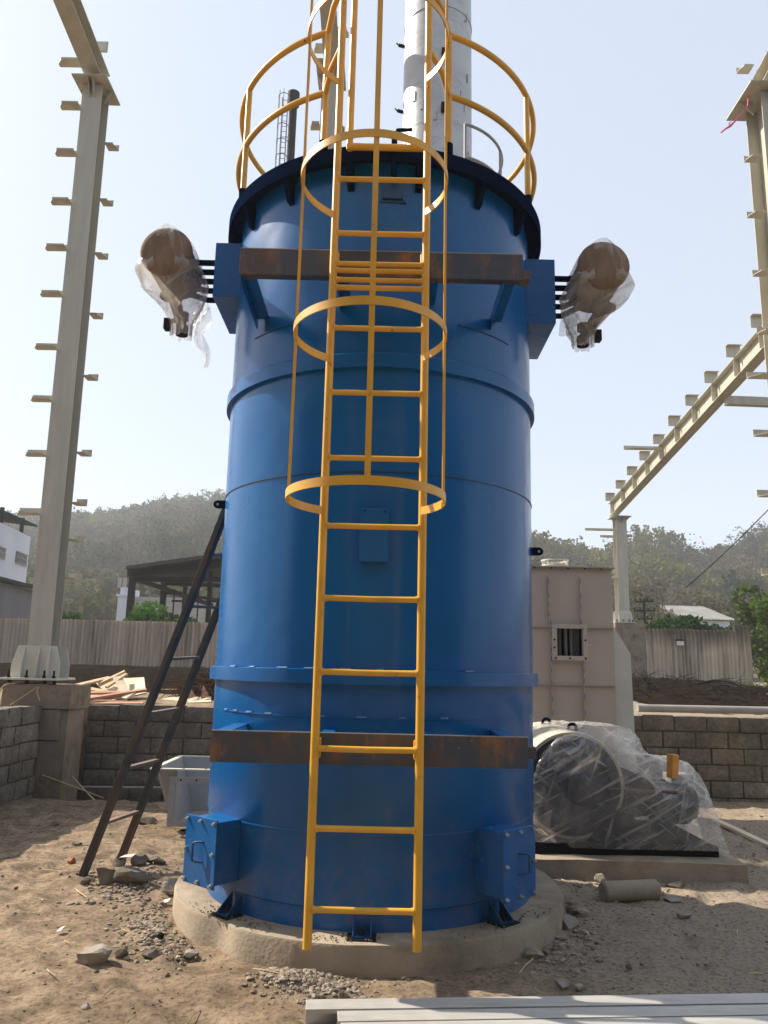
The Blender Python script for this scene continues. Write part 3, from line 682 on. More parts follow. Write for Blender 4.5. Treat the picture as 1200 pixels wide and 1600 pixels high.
# ------------------------------------------------------------------ steel chimneys
SX, SY = .552, 8.5
st = thing('steel_chimney', (SX, SY, 0), 'wide pale aluminium-clad chimney with dark smudges rising behind the tank', 'chimney')
b = MB(); b.lathe([(.44, 0), (.432, 8), (.418, 12), (.405, 16), (0, 16.02)], (SX, SY, 0), 72); b.build('flue', stackm, st, smooth=40)
for z in (7.9, 9.5, 11.1, 12.7):
    b = MB(); b.lathe([(.42, z), (.434, z+.004), (.434, z+.014), (.415, z+.018)], (SX, SY, 0), 72, closedprof=True); b.build('cladding_joint', stackm, st, smooth=40)
b = MB()
for i in range(30):
    a = R(rnd(-95, 95)); z = rnd(7.2, 11.5); rr = .4325-.0031*(z-8)
    Mx = Matrix.Translation((SX+rr*math.sin(a), SY-rr*math.cos(a), z)) @ Matrix.Rotation(a, 4, 'Z')
    b.box(-.0025, .0025, -.006, .008, -.06, .06, mat=Mx)
    if i % 2: b.box(-.04, -.0045, -.007, .008, -.07, -.064, mat=Mx)
b.build('lagging_clip', pipegrey, st)
for z in (7.55, 8.3, 9.25, 10.4):
    b = MB(); b.bar((SX-.43, SY-.05, z), (SX-.50, SY-.05, z+.02), .03, .03); b.bar((SX-.50, SY-.05, z+.015), (SX-.53, SY-.05, z+.05), .012, .012); b.build('cleat', darksteel, st)
    b = MB(); b.box(SX+.02, SX+.06, SY-.47, SY-.415, z+.45, z+.57); b.build('cleat', darksteel, st)
b = MB(); b.lathe([(.44, 6.62), (.90, 6.62), (.90, 6.67), (.44, 6.67)], (SX, SY, 0), 48, closedprof=True); b.build('platform', greysteel, st, smooth=30)
b = MB()
for z in (7.18, 7.60):
    b.tube([(SX+.80*math.sin(R(a)), SY-.80*math.cos(R(a)), z) for a in range(20, 200, 6)], .017, 8)
for a in (20, 68, 110, 150, 198): b.tube([(SX+.80*math.sin(R(a)), SY-.80*math.cos(R(a)), 6.67) , (SX+.80*math.sin(R(a)), SY-.80*math.cos(R(a)), 7.60)], .017, 8)
b.build('platform_rail', greysteel, st, smooth=60)

fx = at(459, 150, 34); fb = thing('boiler_chimney', (fx.x, 34, 1.3), 'thin dark brown chimney with a caged side ladder far behind the tank', 'chimney')
b = MB(); b.tube([(fx.x-.02, 34, 1.3), (fx.x, 34, fx.z-.5)], .20, 20); b.build('flue', brownpipe, fb, smooth=50)
b = MB(); b.tube([(fx.x, 34, fx.z-.55), (fx.x, 34, fx.z+.15)], .30, 20); b.build('cowl', black, fb, smooth=50)
b = MB(); lx = fx.x-.42
for dx in (-.13, .13): b.tube([(lx+dx, 34, 6), (lx+dx, 34, fx.z-.1)], .022, 6)
z = 6.0
while z < fx.z-.2: b.tube([(lx-.13, 34, z), (lx+.13, 34, z)], .014, 5); z += .3
z = 9.0
while z < fx.z: b.tube([(lx+.30*math.cos(R(a)), 33.9-.42*math.sin(R(a)), z) for a in range(0, 181, 15)], .018, 5); z += .85
for a in (0, 45, 90, 135, 180): b.tube([(lx+.30*math.cos(R(a)), 33.9-.42*math.sin(R(a)), 9), (lx+.30*math.cos(R(a)), 33.9-.42*math.sin(R(a)), fx.z)], .014, 5)
z = 6.5
while z < fx.z-1: b.bar((lx+.1, 34, z), (fx.x-.15, 34, z), .03, .03); z += 2.6
b.build('ladder_cage', black, fb)

# ------------------------------------------------------------------ portal frames
def ibeam(b, a0, a1, w, d, lat, tf=.012, tw=.008, dd=None):   # a0,a1 centre ends; lat: flange width direction
    a0, a1, lat = Vector(a0), Vector(a1), Vector(lat).normalized(); ax = (a1-a0).normalized(); dep = ax.cross(lat).normalized()
    d0, d1 = (d, d) if dd is None else dd
    for s in (-1, 1):
        p0, p1 = a0+dep*(s*d0/2), a1+dep*(s*d1/2)
        q = [p0-lat*w/2-dep*tf/2, p0+lat*w/2-dep*tf/2, p0+lat*w/2+dep*tf/2, p0-lat*w/2+dep*tf/2]
        r_ = [p1-lat*w/2-dep*tf/2, p1+lat*w/2-dep*tf/2, p1+lat*w/2+dep*tf/2, p1-lat*w/2+dep*tf/2]
        b.hexa(q+r_)
    q = [a0-lat*tw/2-dep*(d0/2-tf/2-.0005), a0+lat*tw/2-dep*(d0/2-tf/2-.0005), a0+lat*tw/2+dep*(d0/2-tf/2-.0005), a0-lat*tw/2+dep*(d0/2-tf/2-.0005)]
    r_ = [a1-lat*tw/2-dep*(d1/2-tf/2-.0005), a1+lat*tw/2-dep*(d1/2-tf/2-.0005), a1+lat*tw/2+dep*(d1/2-tf/2-.0005), a1-lat*tw/2+dep*(d1/2-tf/2-.0005)]
    b.hexa(q+r_)
def cleat(b, p, dx, w=.10, h=.09):     # folded girt cleat with a pointed outer corner, p: root at column edge
    x0, x1 = p.x, p.x+dx*rnd(.94, 1.08); p = p+Vector((0, rnd(-.01, .01), rnd(-.015, .015))); xs_ = x1-.22*dx
    b.prism([(x0, p.y-w, p.z), (xs_, p.y-w, p.z), (x1, p.y-w*.15, p.z), (x1, p.y+.04, p.z), (x0, p.y+.04, p.z)], (0, 0, .008))
    b.prism([(x0, p.y+.041, p.z-.0), (x1, p.y+.041, p.z), (x1, p.y+.041, p.z+h), (x0, p.y+.041, p.z+h)], (0, .008, 0))
    b.prism([(x0, p.y-w-.008, p.z), (xs_, p.y-w-.008, p.z), (xs_, p.y-w-.008, p.z+.022), (x0, p.y-w-.008, p.z+.022)], (0, .0075, 0))
def frame_column(name, foot, top, w, d, label, cl_left, cl_right, rafter_to, base=True, group='steel portal frames', capw=None):
    t = thing(name, foot, label, 'steelwork', group)
    foot, top = Vector(foot), Vector(top)
    b = MB(); ibeam(b, foot+Vector((0, 0, .012)), top, w, d, (1, 0, 0)); b.build('column', cream, t)
    if base:
        b = MB(); b.box(foot.x-.34, foot.x+.30, foot.y-.28, foot.y+.28, foot.z-.012, foot.z+.011); b.build('base_plate', cream_white, t)
        b = MB(); z0, z1 = foot.z+.0115, foot.z+.375
        for yy in (-d/2-.018, d/2+.008):
            b.prism([(foot.x-.29, foot.y+yy, z0), (foot.x+.27, foot.y+yy, z0), (foot.x+.27, foot.y+yy, z0+.16), (foot.x+.21, foot.y+yy, z1), (foot.x-.23, foot.y+yy, z1), (foot.x-.29, foot.y+yy, z0+.16)], (0, .01, 0))
        for xx in (-w/2-.02, .02, w/2+.01):
            for sy in (-1, 1):
                y0 = foot.y+sy*(d/2+.019); b.prism([(foot.x+xx, y0, z0), (foot.x+xx, y0+sy*.07, z0), (foot.x+xx, y0+sy*.07, z0+.16), (foot.x+xx, y0, z1-.005)], (.01, 0, 0))
        b.build('base_gusset', cream_white, t)
        for xx in (-.26, -.06, .14, .25):
            b = MB(); b.cyl((foot.x+xx, foot.y-.235, foot.z+.0115), (foot.x+xx, foot.y-.235, foot.z+.095), .012, 8); b.cyl((foot.x+xx, foot.y-.235, foot.z+.0115), (foot.x+xx, foot.y-.235, foot.z+.035), .022, 6)
            b.cyl((foot.x+xx, foot.y-.2, foot.z-.06), (foot.x+xx, foot.y-.2, foot.z-.0125), .02, 8); b.build('anchor_bolt', darksteel, t)
    capw = capw or w*1.75
    b = MB(); b.box(top.x-capw/2, top.x+capw/2, top.y-d/2-.16, top.y+d/2+.16, top.z+.001, top.z+.02)
    b.box(top.x-capw*.42, top.x+capw*.42, top.y-d/2-.10, top.y+d/2+.10, top.z+.0205, top.z+.038); b.build('cap_plate', cream, t)
    b = MB()
    for sx in (-1, 1):
        for sy in (-1, 1):
            yy = top.y+sy*(d/2+.008); b.prism([(top.x+sx*.03, yy, top.z), (top.x+sx*.03, yy+sy*.13, top.z), (top.x+sx*.03, yy, top.z-.22)], (.009, 0, 0))
        b.prism([(top.x+sx*(w/2+.001), top.y, top.z), (top.x+sx*capw*.48, top.y, top.z), (top.x+sx*(w/2+.001), top.y, top.z-.2)], (0, .009, 0))
    b.build('cap_gusset', cream, t)
    for p, dx in cl_left:
        b = MB(); cleat(b, p, dx); b.build('girt_cleat', cream, t)
    for p, dx in cl_right:
        b = MB(); cleat(b, p, dx); b.build('girt_cleat', cream, t)
    if rafter_to is not None:
        e = Vector(rafter_to); s0 = Vector((top.x, top.y+.1, top.z+.20))
        b = MB(); ibeam(b, s0, e, w*.86, .26, (1, 0, 0)); b.build('rafter', cream, t)
        b = MB(); k = 0; Lr = (e-s0).length; d_ = (e-s0).normalized(); q = .35
        while q < Lr:
            p = s0+d_*q; sx = -1 if top.x > 0 else 1
            b.box(p.x+sx*.05-.012, p.x+sx*.05+.15, p.y-.005, p.y+.005, p.z+.135, p.z+.30); q += 1.25
        b.build('purlin_cleat', cream, t)
    return t
z_l = [8.74, 8.058, 7.346, 6.681, 6.024, 5.323, 4.625, 3.938, 3.20]
colf = Vector((-3.955, 9.2, 1.285)); colt = Vector((-4.055, 9.2, 9.13))
def colx(z): return -3.955-.10*(z-1.285)/7.85
cl = [(Vector((colx(z)-.132, 9.08, z)), -.26) for z in z_l]+[(Vector((colx(9.4)-.13, 9.02, 9.38)), -.33)]
cr = [(Vector((colx(z)+.132, 9.42, z)), .13) for z in (8.40, 7.55, 6.75, 5.9, 5.05, 4.05, 3.40, 2.93, 2.46)]
frame_column('portal_steelwork', colf, colt, .265, .25, 'cream steel column with many cleats standing on the stained left pedestal', cl, cr, (-4.15, -2.5, 11.1))
x0 = -.862; cl = [(Vector((x0-.115, 9.1, z)), -.12) for z in (9.75, 8.55, 7.8, 7.1)]; cr = [(Vector((x0+.115, 9.2, z)), .10) for z in (10.1, 8.6)]
frame_column('portal_steelwork', (x0, 9.2, .03), (x0, 9.2, 9.45), .22, .25, 'grey steel column rising directly behind the tank, seen through its yellow railing', cl, cr, (x0-.02, -2.5, 11.4))
x0 = 4.955
cl = [(Vector((x0-.15, 9.0, z)), -.17) for z in (8.15, 7.32, 6.50, 5.7, 9.5)]+[(Vector((x0-.15, 8.85, z)), -.40) for z in (5.05, 4.32, 3.58, 2.64)]
frame_column('portal_steelwork', (x0, 9.0, .03), (x0, 9.0, 9.02), .30, .42, 'cream steel column with a pink ribbon, cut off by the photo edge', cl, [], (x0+.1, -2.5, 11.3), capw=.70)
# far frame with its rafter climbing towards the camera
fxx = 7.92; ft = 25.5
far = frame_column('portal_steelwork', (fxx, ft, 3.12), (fxx+.02, ft, 6.62), .36, .36, 'distant cream steel frame with long sloped rafter, standing on pedestal beside the taupe casing',
    [(Vector((fxx-.18, ft-.15, z)), -1.0) for z in (6.15, 4.55)]+[(Vector((fxx-.18, ft+.1, z)), -.4) for z in (5.95, 4.75)], [(Vector((fxx+.18, ft, 6.0)), .25)], None)
b = MB(); e0 = Vector((fxx-.1, ft+.35, 6.95)); e1 = Vector((fxx-.1, 9.2, 9.05)); ibeam(b, e0, e1, .26, .46, (1, 0, 0)); rf = b.build('rafter', cream, far)
dr = (e1-e0).normalized()
for i in range(13):
    p = e0+dr*(.25+1.2*i); b = MB(); b.box(p.x-.30, p.x+.02, p.y-.006, p.y+.006, p.z+.245, p.z+.52); b.box(p.x-.30, p.x+.02, p.y-.10, p.y-.0065, p.z+.50, p.z+.512); b.build('purlin_cleat', cream, rf)
    b = MB(); b.box(p.x-.125, p.x-.005, p.y+.05, p.y+.06, p.z-.18, p.z+.25); b.build('stiffener', cream, rf)
for y_, dx in ((20.8, -1.0),):
    p = e0+dr*((ft+.35-y_)/abs(dr.y)); b = MB(); cleat(b, Vector((p.x-.13, p.y, p.z+.05)), dx, .14, .12); b.build('girt_cleat', cream, rf)
p = e0+dr*((ft+.35-17.0)/abs(dr.y)); b = MB(); b.bar((p.x+.05, p.y, p.z-.32), (p.x+2.6, p.y, p.z-.36), .16, .20); b.build('tie_bar', cream, rf)

# pink ribbon knotted to the cap plate
b = MB(); pr = [at(1163, 172, 8.7), at(1154, 183, 8.7), at(1146, 192, 8.69), at(1141, 197, 8.7), at(1134, 201, 8.68), at(1127, 207, 8.68)]
b.tube(pr, [.008, .009, .012, .017, .011, .010], 6); b.tube([at(1141, 197, 8.7), at(1139, 193, 8.69), at(1142, 190, 8.68)], .007, 5); b.tube([at(1163, 172, 8.7), at(1168, 166, 8.75), Vector((4.70, 8.9, 9.03))], .007, 5)
tag(b.build('ribbon', pink, smooth=60, loc=pr[0]), 'short pink ribbon fluttering from the right steel column', 'ribbon')

# pedestals
def rough_box(b, x0, x1, y0, y1, z0, z1, amp=.012, n=9, seed=0):
    def g(i, j, k):
        p = Vector((x0+(x1-x0)*i/n, y0+(y1-y0)*j/n, z0+(z1-z0)*k/n)); q = p*3.1
        return p+Vector((nz(q.x+seed, q.y, q.z), nz(q.x, q.y+5+seed, q.z), nz(q.x, q.y, q.z+9+seed)))*amp
    idx = {}; vs = []; fs = []
    def vi(i, j, k):
        if (i, j, k) not in idx: idx[(i, j, k)] = len(vs); vs.append(g(i, j, k))
        return idx[(i, j, k)]
    for i in range(n):
        for j in range(n):
            for s in (0, n):
                fs.append((vi(i, j, s), vi(i+1, j, s), vi(i+1, j+1, s), vi(i, j+1, s)))
                fs.append((vi(i, s, j), vi(i+1, s, j), vi(i+1, s, j+1), vi(i, s, j+1)))
                fs.append((vi(s, i, j), vi(s, i+1, j), vi(s, i+1, j+1), vi(s, i, j+1)))
    b.add(vs, fs)
b = MB(); rough_box(b, -4.27, -3.50, 8.98, 9.6, .955, 1.225, .02); rough_box(b, -3.93, -3.60, 9.0, 9.55, .62, .95, .012, seed=2); rough_box(b, -3.905, -3.60, 9.012, 9.55, -.7, .61, .014, seed=4)
b.prism([(-3.60, 9.02, -.7), (-3.52, 9.02, -.7), (-3.52, 9.02, .95), (-3.60, 9.02, .95)], (0, .5, 0))
tag(b.build('concrete_pedestal', concrete_brown, smooth=35, loc=(-3.85, 9.28, 0)), 'stained stepped concrete pedestal under the left column, above a dark pit', 'pedestal')
b = MB(); rough_box(b, 7.55, 8.52, 25.1, 26.0, .6, 3.09, .03)
tag(b.build('concrete_pedestal', concrete_brown, smooth=35, loc=(8.03, 25.5, .6)), 'tall brown concrete pedestal beside the right corrugated fence', 'pedestal')

# ------------------------------------------------------------------ block walls
def block_wall(name, p0, p1, z0, z1, th, label, bw=.40, bh=.19, depth=.012):
    p0, p1 = Vector(p0), Vector(p1); L = (p1-p0).length; d = (p1-p0).normalized(); nr = Vector((d.y, -d.x, 0))  # nr: visible side
    b = MB(); core = [p0-nr*.012, p1-nr*.012, p1-nr*th, p0-nr*th]
    b.hexa([Vector((q.x, q.y, z0)) for q in core][::-1]+[Vector((q.x, q.y, z1-.012)) for q in core][::-1], 1)
    z = z1; row = 0
    while z-bh > z0-.2:
        x = -(row % 2)*bw*.5+rnd(-.03, .03)
        while x < L:
            a, c = max(0, x+.011+rnd(-.004, .006)), min(L, x+bw-.009+rnd(-.006, .004))
            if c-a > .06:
                o = rnd(-.007, .009); zl, zh = z-bh+.010+rnd(-.003, .004), z-.006+rnd(-.005, .003)
                if row == 0: zh = z+rnd(-.012, .006)
                m = 4; vs = []
                for k in range(m+1):
                    for i in range(m+1):
                        u, w = i/m, k/m; e = 1-max(abs(2*u-1), abs(2*w-1))
                        q = p0+d*(a+(c-a)*u)+nr*(o+.012*min(1, e*2)+.008*nz(x+u*3, z*5+w*3, row))
                        vs.append((q.x+rnd(-.002, .002), q.y, zl+(zh-zl)*w+rnd(-.003, .003)))
                base = len(vs)
                for k in (0, m):
                    for i in (0, m):
                        q = p0+d*(a+(c-a)*i/m)-nr*(th*.9 if row == 0 else .03); vs.append((q.x, q.y, zl if k == 0 else zh-(.001)))
                fs = [(k*(m+1)+i, k*(m+1)+i+1, (k+1)*(m+1)+i+1, (k+1)*(m+1)+i) for k in range(m) for i in range(m)]
                T_ = [m*(m+1)+i for i in range(m+1)]; B_ = list(range(m+1)); l_ = [k*(m+1) for k in range(m+1)]; r2 = [k*(m+1)+m for k in range(m+1)]
                fs += [tuple(T_)+(base+3, base+2), tuple(B_[::-1])+(base, base+1), tuple(l_)+(base+2, base), tuple(r2[::-1])+(base+1, base+3)]
                b.add(vs, fs, 0)
            x += bw
        z -= bh; row += 1
    o = b.build(name, [blockm, mortarm], smooth=50, loc=(p0+p1)/2); tag(o, label, 'block wall'); return o
block_wall('block_wall', (WALL_X, 5.2, 0), (WALL_X, 8.99, 0), -.75, 1.0, .2, 'short concrete block wall ending at the left stained pedestal', bw=.30)
block_wall('block_wall', (-3.58, 9.80, 0), (1.0, 9.80, 0), -.04, .975, .2, 'rough concrete block wall behind the leaning ladder, timber piled above it')
block_wall('block_wall', (1.25, 9.80, 0), (6.6, 9.80, 0), -.3, .998, .2, 'rough concrete block wall behind the wrapped machine, with grey pipe on top')

# ------------------------------------------------------------------ corrugated fences
def fence(name, p0, p1, zb, zt, label, mat, steps=(), skirt=0.0, pitch=.146):
    p0, p1 = Vector(p0), Vector(p1); L = (p1-p0).length; d = (p1-p0).normalized(); nr = Vector((d.y, -d.x, 0))
    t = thing(name, (p0+p1)/2+Vector((0, 0, zb-skirt)), label, 'fence')
    b = MB(); N = int(L/pitch*8); vs = []; sheet = 1.05
    for i in range(N+1):
        x = L*i/N; si = int(x/sheet); q = p0+d*x+nr*(.032*math.cos(2*PI*x/pitch)+.008*(si % 2))
        zz = zt+.03*nz(si*1.7, 2.2)+(.015*nz(si*3.1, 5))
        for (xa, xb, dz) in steps:
            if xa <= x <= xb: zz += dz
        vs += [(q.x, q.y, zb+.02*nz(si*2.3, 7)), (q.x, q.y, (zb+zt)/2), (q.x, q.y, zz)]
    fs = []
    for i in range(N): fs += [(i*3, i*3+3, i*3+4, i*3+1), (i*3+1, i*3+4, i*3+5, i*3+2)]
    b.add(vs, fs); b.build('sheeting', mat, t, smooth=80)
    if skirt:
        b = MB(); q0, q1 = p0+nr*.05, p1+nr*.05; b.bar(q0+Vector((0, 0, zb-skirt/2)), q1+Vector((0, 0, zb-skirt/2)), .08, skirt); b.build('dark_kerb', black, t)
    x = .5
    while x < L:
        q = p0+d*x-nr*.10; b = MB(); b.box(q.x-.04, q.x+.04, q.y-.04, q.y+.04, zb-.5, zt-.15); b.build('post', darksteel, t); x += 2.4
    return t
zl = at(170, 1044, 28).z; zt = at(170, 969, 28).z
fence('corrugated_fence', (-19, 28, 0), (-1.2, 28, 0), zl, zt, 'long weathered corrugated sheet fence behind the timber pile and ladder', fence_l, skirt=.45)
zr0 = at(1090, 1064, 28).z; zr1 = at(1090, 984, 28).z
xr0, xr1 = at(1008, 1000, 28).x, at(1173, 1000, 28).x
fr = fence('corrugated_fence', (xr0-.4, 28, 0), (xr1, 28, 0), zr0-.15, zr1, 'short mould-streaked corrugated fence with a small white notice plate, right of the pedestal', fence_r, steps=((xr1-xr0+.4-.62, 99, .18),), skirt=.75)
q = at(1062, 1005, 27.88); b = MB(); b.box(q.x-.10, q.x+.14, 27.86, 27.90, q.z-.075, q.z+.075); b.build('notice_plate', M('white_plate', (.7, .68, .62), .6), fr)
b = MB(); b.box(q.x-.13, q.x+.17, 27.885, 27.915, q.z+.0755, q.z+.14); b.build('plate_bracket', black, fr)

# dead brush in front of the right fence, and over the fill on the left
def brush(name, cen, sx, sy, h, n, label, rads=(.008, .018), L=(.4, 1.3), mat=twig, loc=None):
    b = MB()
    for i in range(n):
        a, r = rnd(0, 2*PI), rnd(0, 1)**.6; x, y = cen[0]+sx*r*math.cos(a), cen[1]+sy*r*math.sin(a); z = gh(x, y)+rnd(0, h)*(1-r*.7)
        d = Vector((rnd(-1, 1), rnd(-1, 1), rnd(-.25, .35))).normalized()*rnd(*L); p = Vector((x, y, z)); m_ = p+d*.5+Vector((rnd(-.08, .08), rnd(-.08, .08), rnd(-.02, .1)))
        b.tube([p, m_, p+d], [rnd(*rads), rnd(*rads)*.8, rnd(*rads)*.4], 4)
    o = b.build(name, mat, loc=(cen[0], cen[1], gh(cen[0], cen[1]))); tag(o, label, 'brush', kind='stuff'); return o
brush('brush_heap', (-2.2, 11.9), .75, .6, .42, 1500, 'dark heap of dry brushwood above the block wall behind the ladder', L=(.18, .6), rads=(.004, .010))
brush('dead_twigs', (8.4, 18.5), 3.6, 6.8, .07, 1100, 'dead twigs scattered over dark soil below the right corrugated fence', L=(.2, .7), rads=(.005, .010), mat=dark_twig)
soilm = M('damp_shaded_soil', (.017, .013, .010), .95, var=.6, scale=5, bmp=1.0, bscale=9)
def soil(x0, x1, y0, y1, nx_, ny_, label):
    b = MB()
    for j in range(ny_+1):
        for i in range(nx_+1):
            x, y = x0+(x1-x0)*i/nx_, y0+(y1-y0)*j/ny_; ed = min(1, 5*min(i/nx_, 1-i/nx_, j/ny_*1.6))
            b.v.append((x+.25*nz(x, y, 3)*(0 < i < nx_), y+.35*nz(x*.8, y, 8), gh(x, y)-.03+ed*(.06+.07*abs(fbm(x*1.3, y*1.3, 4))+.04*fbm(x*5, y*5, 4))*(1-.6*sstep(22, 27, y))))
    b.f = [(j*(nx_+1)+i, j*(nx_+1)+i+1, (j+1)*(nx_+1)+i+1, (j+1)*(nx_+1)+i) for j in range(ny_) for i in range(nx_)]; b.m = [0]*len(b.f)
    tag(b.build('soil', soilm, smooth=50), label, 'soil', kind='structure')
soil(4.0, 12.6, 11.0, 27.8, 60, 90, 'dark soil bank below the right corrugated fence')
soil(-19, -1.6, 13.2, 27.8, 80, 60, 'dark soil strip with shade put into its colour, below the left corrugated fence')  # dark sheet over the fill; its soil colour also carries the strip's shade

# pipe and cables on the right fill
zp = 1.045
b = MB(); b.tube([(3.45, 10.62, zp), (5.2, 10.66, zp+.004), (7.4, 10.70, zp)], .052, 14)
tag(b.build('pipe', pipegrey, smooth=50, loc=(5, 10.65, zp)), 'long grey pipe lying along the top of the right block wall', 'pipe')
def cable(name, pts, r, mat, label, cat='cable', loc=None, n=6):
    P = [Vector(p) for p in pts]; S_ = []
    for i in range(len(P)-1):
        p0, p1, p2, p3 = P[max(i-1, 0)], P[i], P[i+1], P[min(i+2, len(P)-1)]
        for k in range(8):
            t = k/8; S_.append(.5*((2*p1)+(p2-p0)*t+(2*p0-5*p1+4*p2-p3)*t*t+(3*p1-p0-3*p2+p3)*t**3))
    S_.append(P[-1]); b = MB(); b.tube(S_, r, n); o = b.build(name, mat, smooth=70, loc=P[0]); tag(o, label, cat); return o
cable('cable', [at(1012, 1068, 20), at(1070, 1072, 20), at(1120, 1063, 20), at(1150, 1068, 19), at(1178, 1085, 18), at(1230, 1105, 17)], .035, black, 'thick black cable looping below the right corrugated fence, uppermost')
cable('cable', [at(1020, 1071, 19.5), at(1090, 1076, 19.5), at(1135, 1070, 19), at(1165, 1082, 18), at(1185, 1092, 17.5), at(1230, 1120, 16)], .03, black, 'thinner black cable hanging under the thick one below the right fence')
cable('stick', [at(1062, 1098, 18), at(1090, 1090, 18), at(1112, 1075, 18)], .022, barkm, 'pale bent stick in the dark brush below the right fence', 'stick')
cable('guy_wire', [at(1072, 918, 40), at(1130, 866, 40), at(1200, 797, 40), at(1260, 733, 40)], .028, black, 'thin dark overhead wire slanting across the right hill', 'wire')
b = MB(); q = at(1195, 1103, 17); vs = []
for i in range(10):
    for j in range(10): vs.append((q.x-.25+i*.12, 17-.4+j*.1, .93+.34*math.exp(-((i-5)/3)**2-((j-4.5)/3)**2)+.05*nz(i*.7, j*.7)))
b.add(vs, [(j*10+i, j*10+i+1, j*10+11+i, j*10+10+i) for i in range(9) for j in range(9)])
tag(b.build('tarp', green_tarp, smooth=60, loc=(q.x, 17, .95)), 'green tarp heap at the photo edge below the cables', 'tarp')

# ------------------------------------------------------------------ taupe casing
cs_ = thing('filter_casing', (1.97, 8.75, 0), 'tall taupe ribbed steel casing with a small open window, behind the wrapped machine', 'casing')
X0, X1, Y0, Y1, ZT = 1.05, 2.475, 8.3, 9.3, 2.60
wx0, wx1, wz0, wz1 = 1.86, 2.135, 1.665, 1.95
b = MB()
for (a, c, e, f_) in ((X0, wx0, 0.02, ZT), (wx1, X1, 0.02, ZT), (wx0, wx1, 0.02, wz0), (wx0, wx1, wz1, ZT)): b.box(a, c, Y0, Y0+.008, e, f_)
b.box(X0, X0+.008, Y0+.0085, Y1, .02, ZT); b.box(X1-.008, X1, Y0+.0085, Y1, .02, ZT); b.box(X0+.0085, X1-.0085, Y1-.008, Y1, .02, ZT); b.box(X0+.0085, X1-.0085, Y0+.0085, Y1-.0085, ZT-.010, ZT-.002)
b.build('panel', taupe, cs_)
b = MB(); b.box(X0-.02, X1+.03, Y0-.045, Y1+.03, ZT+.001, ZT+.014); b.build('top_flange', greysteel, cs_)
b = MB()
for i in range(8): b.cyl((X0+.18*i+.05, Y0-.028, ZT-.012), (X0+.18*i+.05, Y0-.028, ZT), .010, 6)
b.build('flange_bolt', darksteel, cs_)
b = MB()
for x in (1.495, 1.785, 2.125): 
    b.box(x-.003, x+.003, Y0-.034, Y0-.0005, 2.0, 2.5); b.box(x-.003+.015, x+.003+.015, Y0-.034, Y0-.0005, .02, 1.62 if x > 2 else 1.97)
for z in (1.965, 1.365, .72):
    for a, c in ((X0, 1.492), (1.515, 1.782), (1.805, 1.85 if z > 1.9 else 2.12), (2.155, X1)): b.box(a, c, Y0-.030, Y0-.0005, z-.003, z+.003)
b.build('stiffener', taupe, cs_)
b = MB()
for x in (1.495, 1.785, 2.125):
    z = .1
    while z < 2.45: b.box((x+.015 if z < 2 else x)-.0045, (x+.015 if z < 2 else x)+.0045, Y0-.0375, Y0-.0345, z, z+.05); z += rnd(.09, .17)
b.build('stitch_weld', weldm, cs_)
b = MB()
for (a, c, e, f_) in ((wx0-.055, wx1+.045, wz1+.001, wz1+.042), (wx0-.055, wx1+.045, wz0-.048, wz0-.001), (wx0-.055, wx0-.001, wz0, wz1), (wx1+.001, wx1+.045, wz0, wz1)): b.box(a, c, Y0-.06, Y0-.036, e, f_)
wf = b.build('window_frame', taupe, cs_, bevel=.003)
b = MB()
for x, z in ((wx0-.03, wz1-.12), (wx0-.03, wz1-.2), (wx1+.022, wz1-.12), (wx0-.02, wz0-.025), (wx0+.13, wz0-.025), (wx1+.02, wz0-.025)): b.cyl((x, Y0-.061, z), (x, Y0-.064, z), .011, 8)
b.build('bolt_hole', black, wf)
b = MB()
for x in (1.88, 1.935, 1.985, 2.045, 2.095, 2.13): b.tube([(x, Y0+.10+.06*(int(x*100) % 2), 1.5), (x, Y0+.10+.06*(int(x*100) % 2), 2.1)], .019, 10)
b.build('tube_bank', greysteel, cs_, smooth=60)
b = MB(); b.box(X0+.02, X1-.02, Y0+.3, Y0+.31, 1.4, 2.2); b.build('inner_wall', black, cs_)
b = MB(); b.prism([(X1+.001, Y0+.02, .02), (X1+.20, Y0+.02, .02), (X1+.18, Y0+.02, 1.70), (X1+.02, Y0+.02, 1.97), (X1+.001, Y0+.02, 2.0)], (0, .012, 0)); b.build('side_wing', cream_white, cs_)
vc = at(867, 872, 8.7)
b = MB(); b.lathe([(.05, ZT+.015), (.05, ZT+.05), (.15, ZT+.055), (.155, ZT+.075), (.15, ZT+.08), (0, ZT+.082)], (vc.x, 8.7, 0), 32)
b.lathe([(.135, ZT+.125), (.155, ZT+.125), (.155, ZT+.14), (.135, ZT+.14)], (vc.x, 8.7, 0), 32, closedprof=True)
for a in range(0, 360, 45): b.cyl((vc.x+.14*math.cos(R(a)), 8.7+.14*math.sin(R(a)), ZT+.078), (vc.x+.14*math.cos(R(a)), 8.7+.14*math.sin(R(a)), ZT+.128), .009, 6)
b.build('vent_flange', cream_white, cs_, smooth=35)

